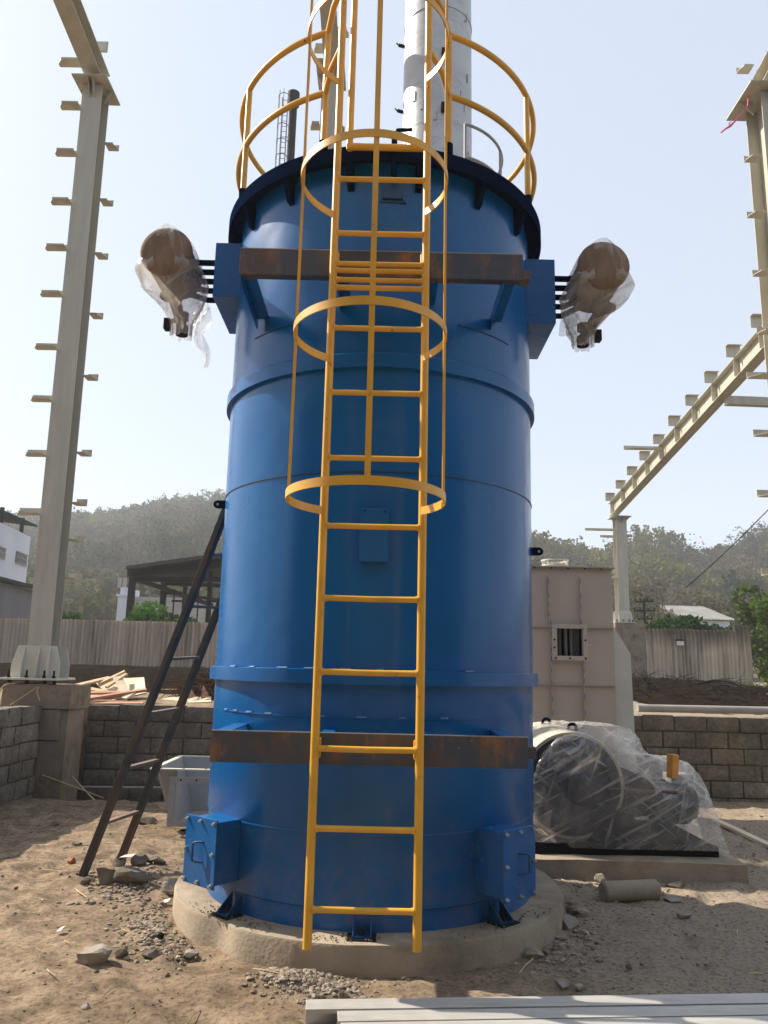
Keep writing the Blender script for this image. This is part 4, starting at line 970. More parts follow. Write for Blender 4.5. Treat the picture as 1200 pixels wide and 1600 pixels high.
# ------------------------------------------------------------------ machine pad and wrapped burner
b = MB(); rough_box(b, 1.0, 2.75, 6.10, 7.55, -.15, .135, .014, 14)
tag(b.build('concrete_pad', concrete, smooth=35, loc=(1.9, 6.8, 0)), 'rectangular concrete pad under the plastic-wrapped machine', 'pad')
bu = thing('burner_unit', (1.9, 6.7, .135), 'dark burner machine shrink-wrapped in clear plastic on a rectangular concrete pad', 'machine')
zb = .137
b = MB()
for y in (6.28, 7.25): b.box(1.20, 2.62, y, y+.07, zb, zb+.075)
for x in (1.25, 1.85, 2.50): b.box(x, x+.07, 6.351, 7.249, zb+.002, zb+.07)
b.build('base_frame', black, bu, bevel=.004)
dc = Vector((1.535, 6.36, .625))
b = MB(); b.lathe([(.378, .012), (.402, .012), (.41, .03), (.41, 1.12), (.37, 1.15), (0, 1.17)], dc, 64, axis=(0, 1, 0)); b.build('drum', M('cream_lagging', (.56, .50, .40), .8, var=.15, scale=6), bu, smooth=40)
b = MB(); b.lathe([(0, .006), (.377, .006), (.377, .03), (0, .03)], dc, 64, axis=(0, 1, 0)); b.build('drum_end', machine_dark, bu, smooth=40)
b = MB(); b.lathe([(.29, -.012), (.33, -.012), (.33, -.001), (.29, -.001)], dc, 48, axis=(0, 1, 0), closedprof=True)
b.lathe([(0, -.03), (.10, -.028), (.12, -.001)], dc+Vector((.05, 0, -.03)), 32, axis=(0, 1, 0)); b.build('end_flange', machine_dark, bu, smooth=40)
for x, y in ((1.50, 7.15), (1.575, 6.5)):
    z = 1.018+(-.002); b = MB(); pts = [(x-.045, y, z), (x-.045, y, z+.03)]+[(x-.045*math.cos(k*PI/8), y, z+.035+.045*math.sin(k*PI/8)) for k in range(9)]+[(x+.045, y, z)]
    outer = pts; b.tube([(x-.032, y+.006, z), (x-.032, y+.006, z+.035)]+[(x-.032*math.cos(k*PI/8), y+.006, z+.035+.032*math.sin(k*PI/8)) for k in range(1, 8)]+[(x+.032, y+.006, z+.035), (x+.032, y+.006, z)], .013, 8)
    b.box(x-.045, x+.045, y-.004, y+.016, z-.02, z+.028); b.build('lifting_lug', navy, bu, smooth=40)
b = MB(); b.tube([(1.90, 6.72, .52), (2.05, 6.72, .52), (2.20, 6.72, .50), (2.24, 6.72, .50)], [.24, .20, .15, .15], 28); b.build('burner_cone', darksteel, bu, smooth=40)
b = MB(); b.tube([(2.25, 6.70, .47), (2.55, 6.70, .47)], .16, 28); b.tube([(2.555, 6.70, .47), (2.60, 6.70, .47)], .13, 24)
for k in range(14): b.box(2.27, 2.53, -.004, .004, .1605, .175, mat=Matrix.Translation((0, 6.70, .47)) @ Matrix.Rotation(2*PI*k/14, 4, 'X'))
b.build('motor', M('motor_green', (.018, .022, .016), .5), bu, smooth=40)
b = MB(); b.prism([(1.62, 6.33, zb+.076), (2.60, 6.33, zb+.076), (2.22, 6.33, .40), (2.02, 6.33, .37), (1.92, 6.33, .48), (1.86, 6.33, .44)], (0, .03, 0)); b.build('motor_bracket', black, bu)
b = MB(); b.tube([(1.80, 6.30, .612), (2.30, 6.30, .600), (2.42, 6.36, .59), (2.45, 6.5, .56)], .012, 10); b.build('fuel_pipe', copper, bu, smooth=60)
b = MB(); b.box(2.38, 2.56, 6.55, 6.75, .632, .70); b.build('terminal_box', greysteel, bu, bevel=.004)
# film
def wrap_top(x, y):
    pass
b = MB(); NX, NJ = 84, 60; vs = []
prof = [(1.10, .30, .90), (1.16, .62, 1.0), (1.28, .90, 1.02), (1.42, 1.03, 1.02), (1.56, 1.065, 1.0), (1.75, 1.05, 1.0), (1.90, 1.055, .98), (2.03, 1.06, .95), (2.10, 1.03, .93), (2.17, .90, .90), (2.26, .83, .86), (2.36, .795, .82), (2.46, .80, .78), (2.55, .79, .74), (2.60, .735, .70), (2.635, .55, .68), (2.665, .30, .68), (2.69, .145, .68)]
for i in range(NX):
    x = 1.10+(2.69-1.10)*i/(NX-1)
    for k in range(len(prof)-1):
        if prof[k][0] <= x <= prof[k+1][0]+1e-6:
            t = (x-prof[k][0])/(prof[k+1][0]-prof[k][0]); zt_ = prof[k][1]*(1-t)+prof[k+1][1]*t; break
    for j in range(NJ):
        a = PI*j/(NJ-1); c, s = math.cos(a), math.sin(a)
        q = sstep(1.9, 2.2, x); e = .26*(1-q)+.55*q
        yb = 6.255 if x > 1.7 else 6.255+.06*sstep(1.7, 1.2, x)
        yk = 7.50; ym = (yb+yk)/2; hw = (yk-yb)/2
        # front shoulder bulges over the drum, the skirt pulls in to the frame
        y = ym-math.copysign(abs(c)**e, c)*hw; z = .185+(zt_-.185)*abs(s)**(.34+.36*q)
        d = .026*nz(x*4.2+z*2.5, y*3, z*5)+.030*(1-2*abs(nz(x*6-z*8, y*4, z*4+3)))**3*.6+.016*abs(nz(x*15+z*9, y*7, z*10+5))+.005*nz(x*30, y*20, z*28)
        d *= min(1, (z-.17)*6)
        vs.append((x+(.02*nz(y*3, z*6, 2))*min(1, (z-.12)*4), y-c*d, z+s*d*.55))
b.add(vs, [(i*NJ+j, i*NJ+j+1, (i+1)*NJ+j+1, (i+1)*NJ+j) for i in range(NX-1) for j in range(NJ-1)])
b.build('plastic_wrap', film, bu, smooth=180)
ob = at(1051, 1197, 6.36)
b = MB(); b.box(-.036, .036, -.03, .03, -.09, .09, mat=Matrix.Translation((ob.x, ob.y, ob.z)) @ Matrix.Rotation(R(4), 4, 'Y') @ Matrix.Rotation(R(28), 4, 'Z'))
tag(b.build('orange_block', orange, bevel=.004, loc=ob), 'small upright orange block resting on the plastic-wrapped machine', 'block')

# ------------------------------------------------------------------ leaning ladder
A0, A1 = Vector((-2.067, 5.84, 0)), Vector((-1.10, 5.40, 2.665)); B0, B1 = Vector((-1.93, 6.22, .02)), Vector((-1.06, 5.82, 2.42))
dA = (A1-A0).normalized(); Lr = (A1-A0).length; off = (B0-A0)
ll = thing('leaning_ladder', A0, 'rusty dark steel ladder leaning on the left of the tank', 'ladder')
side = off.normalized(); upn = dA.cross(side).normalized()
for k, (p, L_) in enumerate(((A0, Lr), (B0, Lr*.985))):
    b = MB(); b.bar(p-dA*.03, p+dA*L_, .052, .045, up=upn); b.build('side_rail', laddm, ll, bevel=.003)
for q in (.142, .285, .428, .572, .712, .85, .96):
    p = A0+dA*(Lr*q); b = MB(); b.bar(p+side*.027, p+off-side*.027, .045, .02, up=(0, 0, 1)); b.build('rung', M('worn_rung', (.20, .125, .085), .6, var=.3, scale=6) if q == .142 else bpy.data.materials['worn_rung'], ll, bevel=.002)

# ------------------------------------------------------------------ open hopper
hp = thing('steel_hopper', (-1.55, 7.75, 0), 'grey open-topped steel hopper with a flanged side opening, half hidden by the tank', 'hopper')
zt_ = .555; xo, x1_, yo, y1_ = -2.0, -.95, 7.3, 8.25
xi, yi = .16, .10
def plate(b, p, th):  # p: 4 corners, thickness along normal
    p = [Vector(q) for q in p]; nrm = (p[1]-p[0]).cross(p[3]-p[0]).normalized()*th; b.prism(p, nrm)
b = MB()
plate(b, [(xo+xi, yo+yi, .06), (xo, yo, zt_), (xo, y1_, zt_), (xo+xi, y1_-yi, .06)], .010)
b.build('side_plate', greysteel, hp)
b = MB(); plate(b, [(xo+xi, y1_-yi, .06), (x1_-xi, y1_-yi, .06), (x1_, y1_, zt_), (xo, y1_, zt_)], .010); b.build('side_plate', greysteel, hp)
b = MB(); plate(b, [(x1_-xi, yo+yi, .06), (x1_, yo, zt_), (x1_, y1_, zt_), (x1_-xi, y1_-yi, .06)], .010); b.build('side_plate', greysteel, hp)
b = MB(); plate(b, [(xo+xi, yo+yi, .05), (x1_-xi, yo+yi, .05), (x1_-xi, y1_-yi, .05), (xo+xi, y1_-yi, .05)], .010); b.build('bottom_plate', greysteel, hp)
b = MB(); w = .05
for a in ((xo-w, x1_+w, yo-w, yo), (xo-w, x1_+w, y1_, y1_+w), (xo-w, xo, yo, y1_), (x1_, x1_+w, yo, y1_)): b.box(a[0], a[1], a[2], a[3], zt_+.001, zt_+.012)
b.build('rim_flange', cream_white, hp)
b = MB()  # flanged side opening towards the camera
ox0, ox1, oz0, oz1 = -1.86, -1.05, .08, .50
for a in ((ox0, ox1, oz1-.05, oz1), (ox0, ox1, oz0, oz0+.05), (ox0, ox0+.05, oz0+.051, oz1-.051), (ox1-.05, ox1, oz0+.051, oz1-.051)): b.box(a[0], a[1], yo-.06, yo-.05, a[2], a[3])
for a in ((ox0+.05, ox0+.056), (ox1-.056, ox1-.05)): b.box(a[0], a[1], yo-.049, yo+.10, oz0+.052, oz1-.052)
b.build('side_flange', greysteel, hp)
b = MB(); plate(b, [(xo+.012, yo+.005, zt_-.005), (ox0+.049, yo-.0, zt_-.005), (ox0+.049, yo+.08, .07), (xo+xi, yo+yi, .07)], .008); b.build('side_plate', greysteel, hp)
b = MB()
for x in np.arange(ox0+.1, ox1, .14): b.cyl((x, yo-.061, oz1-.025), (x, yo-.064, oz1-.025), .009, 8)
for x in np.arange(xo+.05, x1_, .2): b.cyl((x, yo-.025, zt_+.0125), (x, yo-.025, zt_+.015), .009, 8)
b.build('bolt_hole', black, hp)

# ------------------------------------------------------------------ foreground channels
def channel(p0, p1, w, h, label, th=.006):
    p0, p1 = Vector(p0), Vector(p1); d = (p1-p0).normalized(); nr = Vector((d.y, -d.x, 0))   # towards the camera
    b = MB(); f = lambda q, a, z: Vector((q.x+nr.x*a, q.y+nr.y*a, z))
    sec = [(0, 0), (w, 0), (w, .018), (w-th, .018), (w-th, th), (th, th), (th, h-th), (w-th, h-th), (w-th, h-.018), (w, h-.018), (w, h), (0, h)]
    zb_ = p0.z; vs = [f(q, a, zb_+z) for q in (p0, p1) for a, z in sec]; n = len(sec)
    b.add(vs, [tuple(range(n))[::-1], tuple(range(n, 2*n))]+[(i, (i+1) % n, n+(i+1) % n, n+i) for i in range(n)])
    return tag(b.build('steel_channel', galv, bevel=.0018, loc=(p0+p1)/2), label, 'steel channel', 'galvanised channels on the ground')
dv = Vector((1, .087, 0)).normalized(); nv = Vector((dv.y, -dv.x, 0))
e0 = Vector((-.286, 3.645, .003)); W_ = .100
channel(e0, e0+dv*5.2, W_, .10, 'galvanised steel channel closest to the tank, its left end sticking out')
e1_ = Vector((-.156, 3.645+.011, .003))+nv*(W_+.012); channel(e1_, e1_+dv*5.2, W_-.004, .098, 'galvanised steel channel in the middle of the three on the ground')
e2_ = e1_+nv*(W_+.010)+dv*.01; channel(e2_, e2_+dv*5.2, W_, .099, 'galvanised steel channel farthest from the tank, cut by the bottom edge')
e3_ = e2_+nv*(W_+.010)-dv*.02; channel(e3_, e3_+dv*5.2, W_, .097, 'galvanised steel channel outermost, wholly below the photo edge') if False else None

# ------------------------------------------------------------------ stones, rubble, gravel
def rock(p, sx, sy, sz, mat, label, group=None, seed=0, name='concrete_lump', rz=0, cat='stone', sink=.42):
    bm = bmesh.new(); bmesh.ops.create_icosphere(bm, subdivisions=3, radius=1)
    cuts = []
    rg = random.Random(seed*13+5)
    for _ in range(11):
        v = Vector((rg.gauss(0, 1), rg.gauss(0, 1), rg.gauss(0, 1))).normalized(); cuts.append((v, rg.uniform(.42, .78)))
    for v in bm.verts:
        for nrm, dd in cuts:
            k = v.co.dot(nrm)
            if k > dd: v.co -= nrm*(k-dd)
        v.co *= 1.18+.08*noise.noise(v.co*2.2+Vector((seed, 0, 0)))+.09*noise.noise(v.co*5+Vector((seed, 2, 0)))
        v.co = Vector((v.co.x*sx, v.co.y*sy, v.co.z*sz))
    bmesh.ops.rotate(bm, verts=bm.verts, cent=(0, 0, 0), matrix=Matrix.Rotation(rz, 3, 'Z'))
    me = bpy.data.meshes.new(name); bm.to_mesh(me); bm.free(); me.materials.append(mat)
    me.polygons.foreach_set('use_smooth', [True]*len(me.polygons)); me.set_sharp_from_angle(angle=R(24))
    o = bpy.data.objects.new(name, me); COL.objects.link(o); z = gh(p[0], p[1]); o.location = (p[0], p[1], z+sz*(1-sink)*.8); ORG[o.name] = o.location.copy()
    return tag(o, label, cat, group)
def rk(px, py, wpx, hpx, mat, label, seed, group=None, cat='stone', name='concrete_lump', ratio=.8, rz=0):
    p = gz(px, py); k = p.y/1229.0*1.0; rock(p, wpx*k/2*1.12, wpx*k/2*ratio*1.1, hpx*k/2*1.15, mat, label, group, seed, name, rz, cat)
rk(163, 1386, 30, 32, rockm, 'dark square-faced concrete lump at the foot of the leaning ladder', 1)
rk(204, 1388, 42, 30, rockm, 'wide flat-topped concrete lump beside the dark lump at the ladder foot', 2)
rk(187, 1352, 20, 20, rockm, 'dark pointed lump touching the rear foot of the leaning ladder', 3)
rk(219, 1354, 24, 18, rockm, 'round dark clod behind the flat-topped lump', 4)
rk(244, 1352, 22, 12, rockm, 'low dark clod lying farthest right of the ladder foot clods', 5)
rk(132, 1386, 16, 14, rockm, 'small clod just below the front foot of the leaning ladder', 6)
rk(267, 1396, 24, 26, rock_pale, 'pale rounded lump leaning on the left of the round plinth', 7)
rk(147, 1505, 48, 26, rock_pale, 'largest loose pale stone on open dirt at lower left', 8)
rk(190, 1494, 17, 13, rockm, 'round dark stone right of the largest pale stone', 9)
rk(238, 1496, 24, 12, rockm, 'flat dark stone in gravel left of the plinth', 10)
rk(249, 1474, 12, 11, black, 'black angular chip in gravel left of the plinth', 11)
rk(299, 1491, 22, 9, rock_pale, 'flat pale stone below the chipped edge of the plinth', 12)
rk(232, 1288, 30, 16, rockm, 'brown clod of earth between ladder and hopper', 13)
rk(112, 1348, 12, 10, brickred, 'small red brick fragment left of the leaning ladder', 14)
rk(85, 1290, 13, 7, rockm, 'dark chip near the edge of the pit', 15)
rk(120, 1322, 14, 7, rockm, 'dark chip between pit and leaning ladder', 16)
rk(134, 1577, 14, 9, rock_pale, 'small pale stone near the bottom left of the yard', 17)
rk(838, 1494, 25, 17, rock_pale, 'pale oval stone touching the right front of the round plinth', 20)
rk(889, 1446, 24, 20, rock_pale, 'biggest pale broken slab right of the round plinth', 21, 'broken slabs right of the plinth', name='broken_slab')
rk(878, 1462, 22, 9, rock_pale, 'thin pale slab lowest of the broken slabs by plinth', 22, 'broken slabs right of the plinth', name='broken_slab')
rk(908, 1428, 20, 9, rock_pale, 'pale flat slab right of the biggest broken slab', 23, 'broken slabs right of the plinth', name='broken_slab')
rk(893, 1427, 16, 14, rockm, 'dark upright slab fragment behind the biggest broken slab', 24, 'broken slabs right of the plinth', name='broken_slab')
rk(914, 1457, 15, 10, rock_pale, 'small pale slab fragment farthest from the plinth edge', 25, 'broken slabs right of the plinth', name='broken_slab')
rk(892, 1414, 16, 8, rock_pale, 'uppermost thin pale slab beside the right inspection door', 26, 'broken slabs right of the plinth', name='broken_slab')
rk(1068, 1437, 26, 10, rock_pale, 'flat pale stone alone on dirt below the concrete cylinder', 27)
rk(1049, 1407, 26, 8, rock_pale, 'flat pale stone at the right end of the concrete cylinder', 28)
rk(1058, 1384, 28, 11, rockm, 'brown flat stone against the front of the concrete pad', 29)
rk(941, 1381, 18, 18, rock_pale, 'upright pale stone between concrete pad and cylinder', 30)
rk(901, 1522, 12, 9, rock_pale, 'pale pebble on dark dirt beyond the oval stone', 31)
rk(878, 1540, 19, 9, rock_pale, 'flat pebble close to the channels', 32)
rk(944, 1460, 9, 5, rock_pale, 'tiny pale chip right of the broken slabs', 33)
# core sample cylinder
ca, cb = gz(943, 1411), gz(1030, 1407); r_ = .066
b = MB(); d_ = (cb-ca); cen_ = (ca+cb)/2+Vector((0, .03, r_-.006)); ax = d_.normalized()
pts = [cen_-ax*(d_.length/2), cen_-ax*(d_.length/2-.012), cen_, cen_+ax*(d_.length/2-.012), cen_+ax*(d_.length/2)]
b.tube(pts, [r_*.82, r_, r_, r_, r_*.84], 28)
tag(b.build('concrete_cylinder', concrete, smooth=40, loc=cen_), 'short concrete test cylinder lying in front of the rectangular pad', 'cylinder')

def gravel_obj(name, spots, label, mat, loc):
    base = bmesh.new(); bmesh.ops.create_icosphere(base, subdivisions=1, radius=1); V = [v.co.copy() for v in base.verts]; Fc = [tuple(v.index for v in f.verts) for f in base.faces]; base.free()
    b = MB()
    for (x, y, s) in spots:
        z = gh(x, y)
        if math.hypot(x-CX, y-CY) < 1.27: continue
        rx, ry, rz_ = s*rnd(.7, 1.4), s*rnd(.7, 1.4), s*rnd(.4, .9); a = rnd(0, PI); c, sn = math.cos(a), math.sin(a); sd_ = rnd(0, 99)
        vs = []
        for v in V:
            k = 1+.45*noise.noise(v*1.4+Vector((sd_, 0, 0))); p = Vector((v.x*rx*k, v.y*ry*k, v.z*rz_*k)); vs.append((x+p.x*c-p.y*sn, y+p.x*sn+p.y*c, z+rz_*.35+p.z))
        b.add(vs, Fc)
    o = b.build(name, mat, loc=loc); tag(o, label, 'gravel', kind='stuff'); return o
sp = []
for _ in range(1500):
    p = gz(485+random.gauss(0, 38), 1541+random.gauss(0, 12)); sp.append((p.x, p.y, .003+.015*random.random()**2.6))
gravel_obj('gravel', sp, 'small heap of pale crushed stone beside the front channels', gravelm, (-.4, 4, 0))
sp = []
for _ in range(1200):
    p = gz(245+random.gauss(0, 32), 1455+random.gauss(0, 24)); sp.append((p.x, p.y, .002+.016*random.random()**3))
for _ in range(260):
    p = gz(190+random.gauss(0, 40), 1388+random.gauss(0, 14)); sp.append((p.x, p.y, rnd(.006, .022)))
gravel_obj('gravel', sp, 'scattered gravel left of the chipped plinth edge', gravelm, (-1.3, 4.8, 0))
sp = []
for _ in range(420):
    p = gz(880+random.gauss(0, 34), 1478+random.gauss(0, 26)); sp.append((p.x, p.y, .003+.018*random.random()**2.6))
for _ in range(120):
    p = gz(960+random.gauss(0, 60), 1395+random.gauss(0, 10)); sp.append((p.x, p.y, rnd(.005, .016)))
gravel_obj('gravel', sp, 'loose chippings along the right front of the plinth', gravelm, (1, 4.7, 0))
sp = []
for _ in range(2600):
    x, y = rnd(-3.6, 4.5), rnd(3.4, 9.0); sp.append((x, y, rnd(.002, .009)*(2.2 if random.random() < .05 else 1)))
gravel_obj('pebbles', sp, 'tiny pebbles strewn across the whole dirt yard', rockm, (0, 5, 0))
b = MB()
for _ in range(150):
    x, y = rnd(-3.2, 4.2), rnd(3.5, 8.8)
    if math.hypot(x-CX, y-CY) < 1.35: continue
    a = rnd(0, PI); l_ = rnd(.03, .13); z = gh(x, y)+.006; m_ = rnd(-.02, .02)
    b.tube([(x-l_*math.cos(a), y-l_*math.sin(a), z), (x+m_, y+m_, z+.008), (x+l_*math.cos(a), y+l_*math.sin(a), z+.002)], rnd(.0015, .004), 4)
tag(b.build('straw_litter', strawm, loc=(0, 5, 0)), 'bits of straw and twig littering the dirt yard', 'litter', kind='stuff')
for k, (px, py, sz, lab) in enumerate(((257, 1412, 13, 'white plastic scrap below the pale lump left of the plinth'), (196, 1367, 22, 'white splintered strip lying on the lumps at the ladder foot'), (92, 1462, 9, 'tiny white scrap on open dirt at the far left'))):
    p = gz(px, py); k_ = p.y/1229*sz/2; z = gh(p.x, p.y)+.012 if k != 1 else .115
    b = MB(); b.prism([(p.x-k_, p.y-.01, z), (p.x+k_*.8, p.y-.02, z+.01), (p.x+k_, p.y+.03, z+.02), (p.x-k_*.5, p.y+.035, z+.008)], (.002, 0, .004)); tag(b.build('scrap', M('white_scrap', (.62, .60, .56), .7), loc=(p.x, p.y, z)), lab, 'scrap')
# litter on the plinth top: grit
b = MB()
for _ in range(170):
    a = random.choice([rnd(-60, -25), rnd(20, 62), rnd(-14, 4)]); r = rnd(1.09, 1.22); p = polar(a, r, .137); s = rnd(.002, .005); b.box(p.x-s, p.x+s, p.y-s*.8, p.y+s, .1365, .138+s*rnd(.4, 1.1), mat=None)
tag(b.build('grit', rockm, loc=(CX, CY-1.15, .136)), 'dusty grit lying on top of the round plinth', 'grit', kind='stuff')

# ------------------------------------------------------------------ timber, sticks, ropes on the left
def plank(x1, y1, d1, x2, y2, d2, w, h, mat, label, group='discarded timber above the block wall', name='timber_plank', cat='timber'):
    a, c = at(x1, y1, d1), at(x2, y2, d2); b = MB(); b.bar(a, c, w, h, up=(.0, -.25, 1)); return tag(b.build(name, mat, bevel=.003, loc=(a+c)/2), label, cat, group)
plank(112, 1096, 10.25, 229, 1078, 10.6, .07, .035, wood_pink, 'long reddish plank slanting up to the right across the front of the timber pile')
plank(110, 1083, 10.5, 188, 1082, 10.7, .09, .028, wood_pink, 'reddish plank lying level near the middle of the timber pile')
plank(114, 1099, 10.3, 224, 1099, 10.3, .08, .025, wood_pink, 'thin dark-edged board along the bottom of the timber pile, level')
plank(112, 1073, 10.9, 172, 1059, 11.4, .10, .03, wood, 'brown plank slanting from the pedestal up along the pile')
plank(154, 1070, 11.2, 196, 1050, 11.3, .075, .05, wood, 'thick plank propped high at the peak of the timber pile')
plank(166, 1074, 11.0, 198, 1053, 11.25, .06, .03, wood, 'narrow plank leaning just under the propped thick plank')
plank(124, 1074, 10.8, 168, 1083, 10.7, .10, .04, wood, 'short yellowish offcut tilted down to the right near the pedestal')
plank(183, 1058, 11.2, 196, 1082, 10.9, .12, .03, wood_pale, 'pale short board standing on edge in front of plywood')
plank(206, 1070, 10.8, 207, 1090, 10.7, .07, .04, wood_pale, 'small grey upright offcut right of the pale board')
plank(126, 1090, 10.4, 192, 1089, 10.5, .11, .03, wood, 'dull brown board under the reddish planks')
plank(193, 1092, 10.4, 215, 1078, 10.6, .09, .03, wood_pale, 'pale offcut under the plywood sheet corner')
b = MB(); c_ = [at(146, 1062, 11.6), at(176, 1094, 10.9), at(228, 1082, 11.0), at(225, 1058, 11.8)]; b.prism(c_, (0, .02, -.02)); tag(b.build('plywood_sheet', wood_pale, loc=c_[0]), 'big pale plywood sheet at the back of the timber pile', 'plywood')
b = MB(); c_ = [at(226, 1100, 10.6), at(330, 1096, 10.7), at(330, 1085, 11.6), at(262, 1090, 11.4)]; b.prism(c_, (0, .01, -.03)); tag(b.build('plywood_sheet', wood_pale, loc=c_[0]), 'flat pale board lying on the fill beside the tank edge', 'plywood')
rustscrap = M('rusty_scrap', (.09, .038, .026), .85, var=.3, scale=6)
for k, (px, lab) in enumerate(((296, 'triangular rusty scrap plate beside the brush heap'), (317, 'triangular rusty scrap plate next to the tank flange'))):
    c_ = [at(px-3, 1092, 10.9), at(px+9, 1088, 10.9), at(px-2+2*k, 1070, 11.2)]; b = MB(); b.prism(c_, (.01, .02, 0)); tag(b.build('scrap_plate', rustscrap, loc=c_[0]), lab, 'scrap', 'rusty scrap plates')
def stick(pts, r, mat, label, name='stick', cat='stick'): return cable(name, pts, r, mat, label, cat)
stick([at(83, 1177, 9.45), at(116, 1217, 9.3), at(148, 1251, 9.0)], .008, strawm, 'thin stick leaning across the pit from pedestal, steeper one')
stick([at(66, 1211, 8.97), at(110, 1227, 9.05), at(162, 1247, 9.15)], .006, strawm, 'thin stick lying across the pit, flatter one')
stick([at(75, 1244, 9.3), at(90, 1250, 9.1), at(105, 1257, 8.9)], .006, strawm, 'short stick end poking from the dark pit floor')
b = MB(); b.tube([at(40, 1230, 9.60), at(140, 1230, 9.62), at(256, 1231, 9.66)], .017, 8); tag(b.build('pale_pipe', pipegrey, smooth=50, loc=at(140, 1230, 9.6)), 'thin pale pipe running along the foot of the back block wall', 'pipe')
cable('straw_rope', [at(16, 1102, 8.9), at(40, 1086, 8.92), at(60, 1073, 8.95), at(58, 1080, 8.93), at(62, 1095, 8.94)], .008, strawm, 'frayed pale rope draped over the left pedestal', 'rope')
cable('straw_rope', [at(-3, 1085, 8.85), at(3, 1074, 8.86), at(14, 1068, 8.9), at(20, 1070, 8.95)], .007, strawm, 'pale rope loop hanging over the left pedestal corner', 'rope')
b = MB(); a_, c_ = gz(1117, 1286), gz(1215, 1333); a_.z += .03; c_.z += .03; b.bar(a_, c_, .07, .03); tag(b.build('timber_plank', wood_pale, bevel=.003, loc=(a_+c_)/2), 'long pale plank lying on dirt right of the wrapped machine', 'timber')

# ------------------------------------------------------------------ buildings and trees behind the fence
def hz(x, y, a, c):  # intersect the view of a photo point with the vertical plane through a and c
    r = ray(x, y); d = (c-a); n = Vector((d.y, -d.x, 0)); o = Vector((0, 0, EYE)); t = (a-o).dot(n)/r.dot(n); return o+r*t
HA = at(0, 815, 46); HB = at(48, 840, 51.5); HA.z = HB.z = (HA.z+HB.z)/2
wh = thing('white_house', (HA.x-4, 46, 1.3), 'white two-storey house with barred windows behind the left column', 'house')
dHd = (HB-HA).normalized(); H0 = HA-dHd*9; perp = Vector((-dHd.y, dHd.x, 0)); perp = perp if perp.x < 0 else -perp
b = MB(); q = [H0, HB, HB+perp*8, H0+perp*8]; b.hexa([Vector((p.x, p.y, 1.0)) for p in q]+[Vector((p.x, p.y, HA.z)) for p in q]); b.build('wall', whitewash, wh)
outw = -perp
for x0_, x1_2, y0_, y1_3 in ((23, 40, 861, 882), (-6, 6, 853, 873)):
    c = [hz(x0_, y1_3-3, HA, HB), hz(x1_2, y1_3+1, HA, HB)]; zt2 = hz(x0_, y0_-1, HA, HB).z; zb2 = c[0].z
    b = MB(); P0 = Vector((c[0].x, c[0].y, 0))+outw*.02; P1 = Vector((c[1].x, c[1].y, 0))+outw*.02
    b.prism([(P0.x, P0.y, zb2), (P1.x, P1.y, zb2), (P1.x, P1.y, zt2), (P0.x, P0.y, zt2)], outw*.04); w_ = b.build('window', winm, wh)
    b = MB()
    for k in range(1, 8):
        p = P0.lerp(P1, k/8)+outw*.07; b.tube([(p.x, p.y, zb2), (p.x, p.y, zt2)], .025, 5)
    for k in (.02, .5, .98):
        z = zb2+(zt2-zb2)*k; b.tube([(P0.x+outw.x*.07, P0.y+outw.y*.07, z), (P1.x+outw.x*.07, P1.y+outw.y*.07, z)], .035, 5)
    b.build('window_bars', greyblock, w_)
ra, rb = at(-8, 791, 44), at(59, 821, 53)
b = MB(); rw = Vector((perp.x, perp.y, 0))*9+Vector((0, 0, 1.0)); b.prism([ra, rb, rb+rw, ra+rw], (0, 0, -.12)); rfo = b.build('canopy_roof', black, wh)
for px in (10, 43):
    p = hz(px, 830, HA, HB); b = MB(); b.box(p.x-.5, p.x-.32, p.y-.1, p.y+.1, HA.z+.0, HA.z+1.15); b.build('canopy_post', black, wh)
gs = thing('sheet_shed', at(20, 968, 38), 'low grey sheet-walled shed with dark eaves in front of the white house', 'shed')
SA, SB = at(-5, 905, 37), at(53, 918, 41.5); dS = (SB-SA).normalized(); SA = SA-dS*6; pS = Vector((-dS.y, dS.x, 0)); pS = pS if pS.x < 0 else -pS
ztp = at(0, 908, 37).z
b = MB(); q = [SA, SB, SB+pS*8, SA+pS*8]; b.hexa([Vector((p.x, p.y, 1.0)) for p in q]+[Vector((p.x, p.y, ztp)) for p in q]); b.build('wall', greywash, gs)
b = MB(); o_ = -pS*.45; e_ = [Vector((SA.x, SA.y, ztp))+o_, Vector((SB.x, SB.y, ztp))+o_+dS*.3, Vector((SB.x, SB.y, ztp))+pS*8+dS*.3, Vector((SA.x, SA.y, ztp))+pS*8]
e_[2].z += 1.1; e_[3].z += 1.1; b.prism(e_, (0, 0, .16)); b.build('roof', darksteel, gs)

sh = thing('open_shed', at(207, 968, 35), 'dark open-sided shed with sagging mono-pitch roof behind the fence', 'shed')
def pst(px, Y, ytop, w): p = at(px, ytop, Y); b = MB(); b.box(p.x-w/2, p.x+w/2, Y-w/2, Y+w/2, 1.2, p.z); b.build('post', darksteel, sh)
pst(208, 35, 896, .26); pst(257, 39, 908, .25); pst(330, 36, 892, .2); pst(290, 43, 912, .2)
b = MB(); A_, B_, C_, D_ = at(197, 884, 34), at(372, 860, 30.5), at(372, 902, 45), at(236, 897, 45); b.prism([A_, B_, C_, D_], (0, 0, -.16)); b.build('roof', darksteel, sh)
def sb(p, q, w=.16, h=.22): b = MB(); b.bar(p, q, w, h); b.build('roof_beam', darksteel, sh)
sb(at(201, 896, 35), at(352, 880, 32.5), .2, .34); sb(at(206, 905, 35), at(350, 906, 35)); sb(at(216, 906, 35.2), at(332, 946, 43), .14, .2); sb(at(222, 899, 35.2), at(290, 915, 43), .14, .2); sb(at(257, 911, 39), at(345, 915, 40), .14, .2); sb(at(262, 926, 39), at(345, 938, 44), .12, .16); sb(at(268, 939, 39.5), at(345, 940, 40), .07, .1)
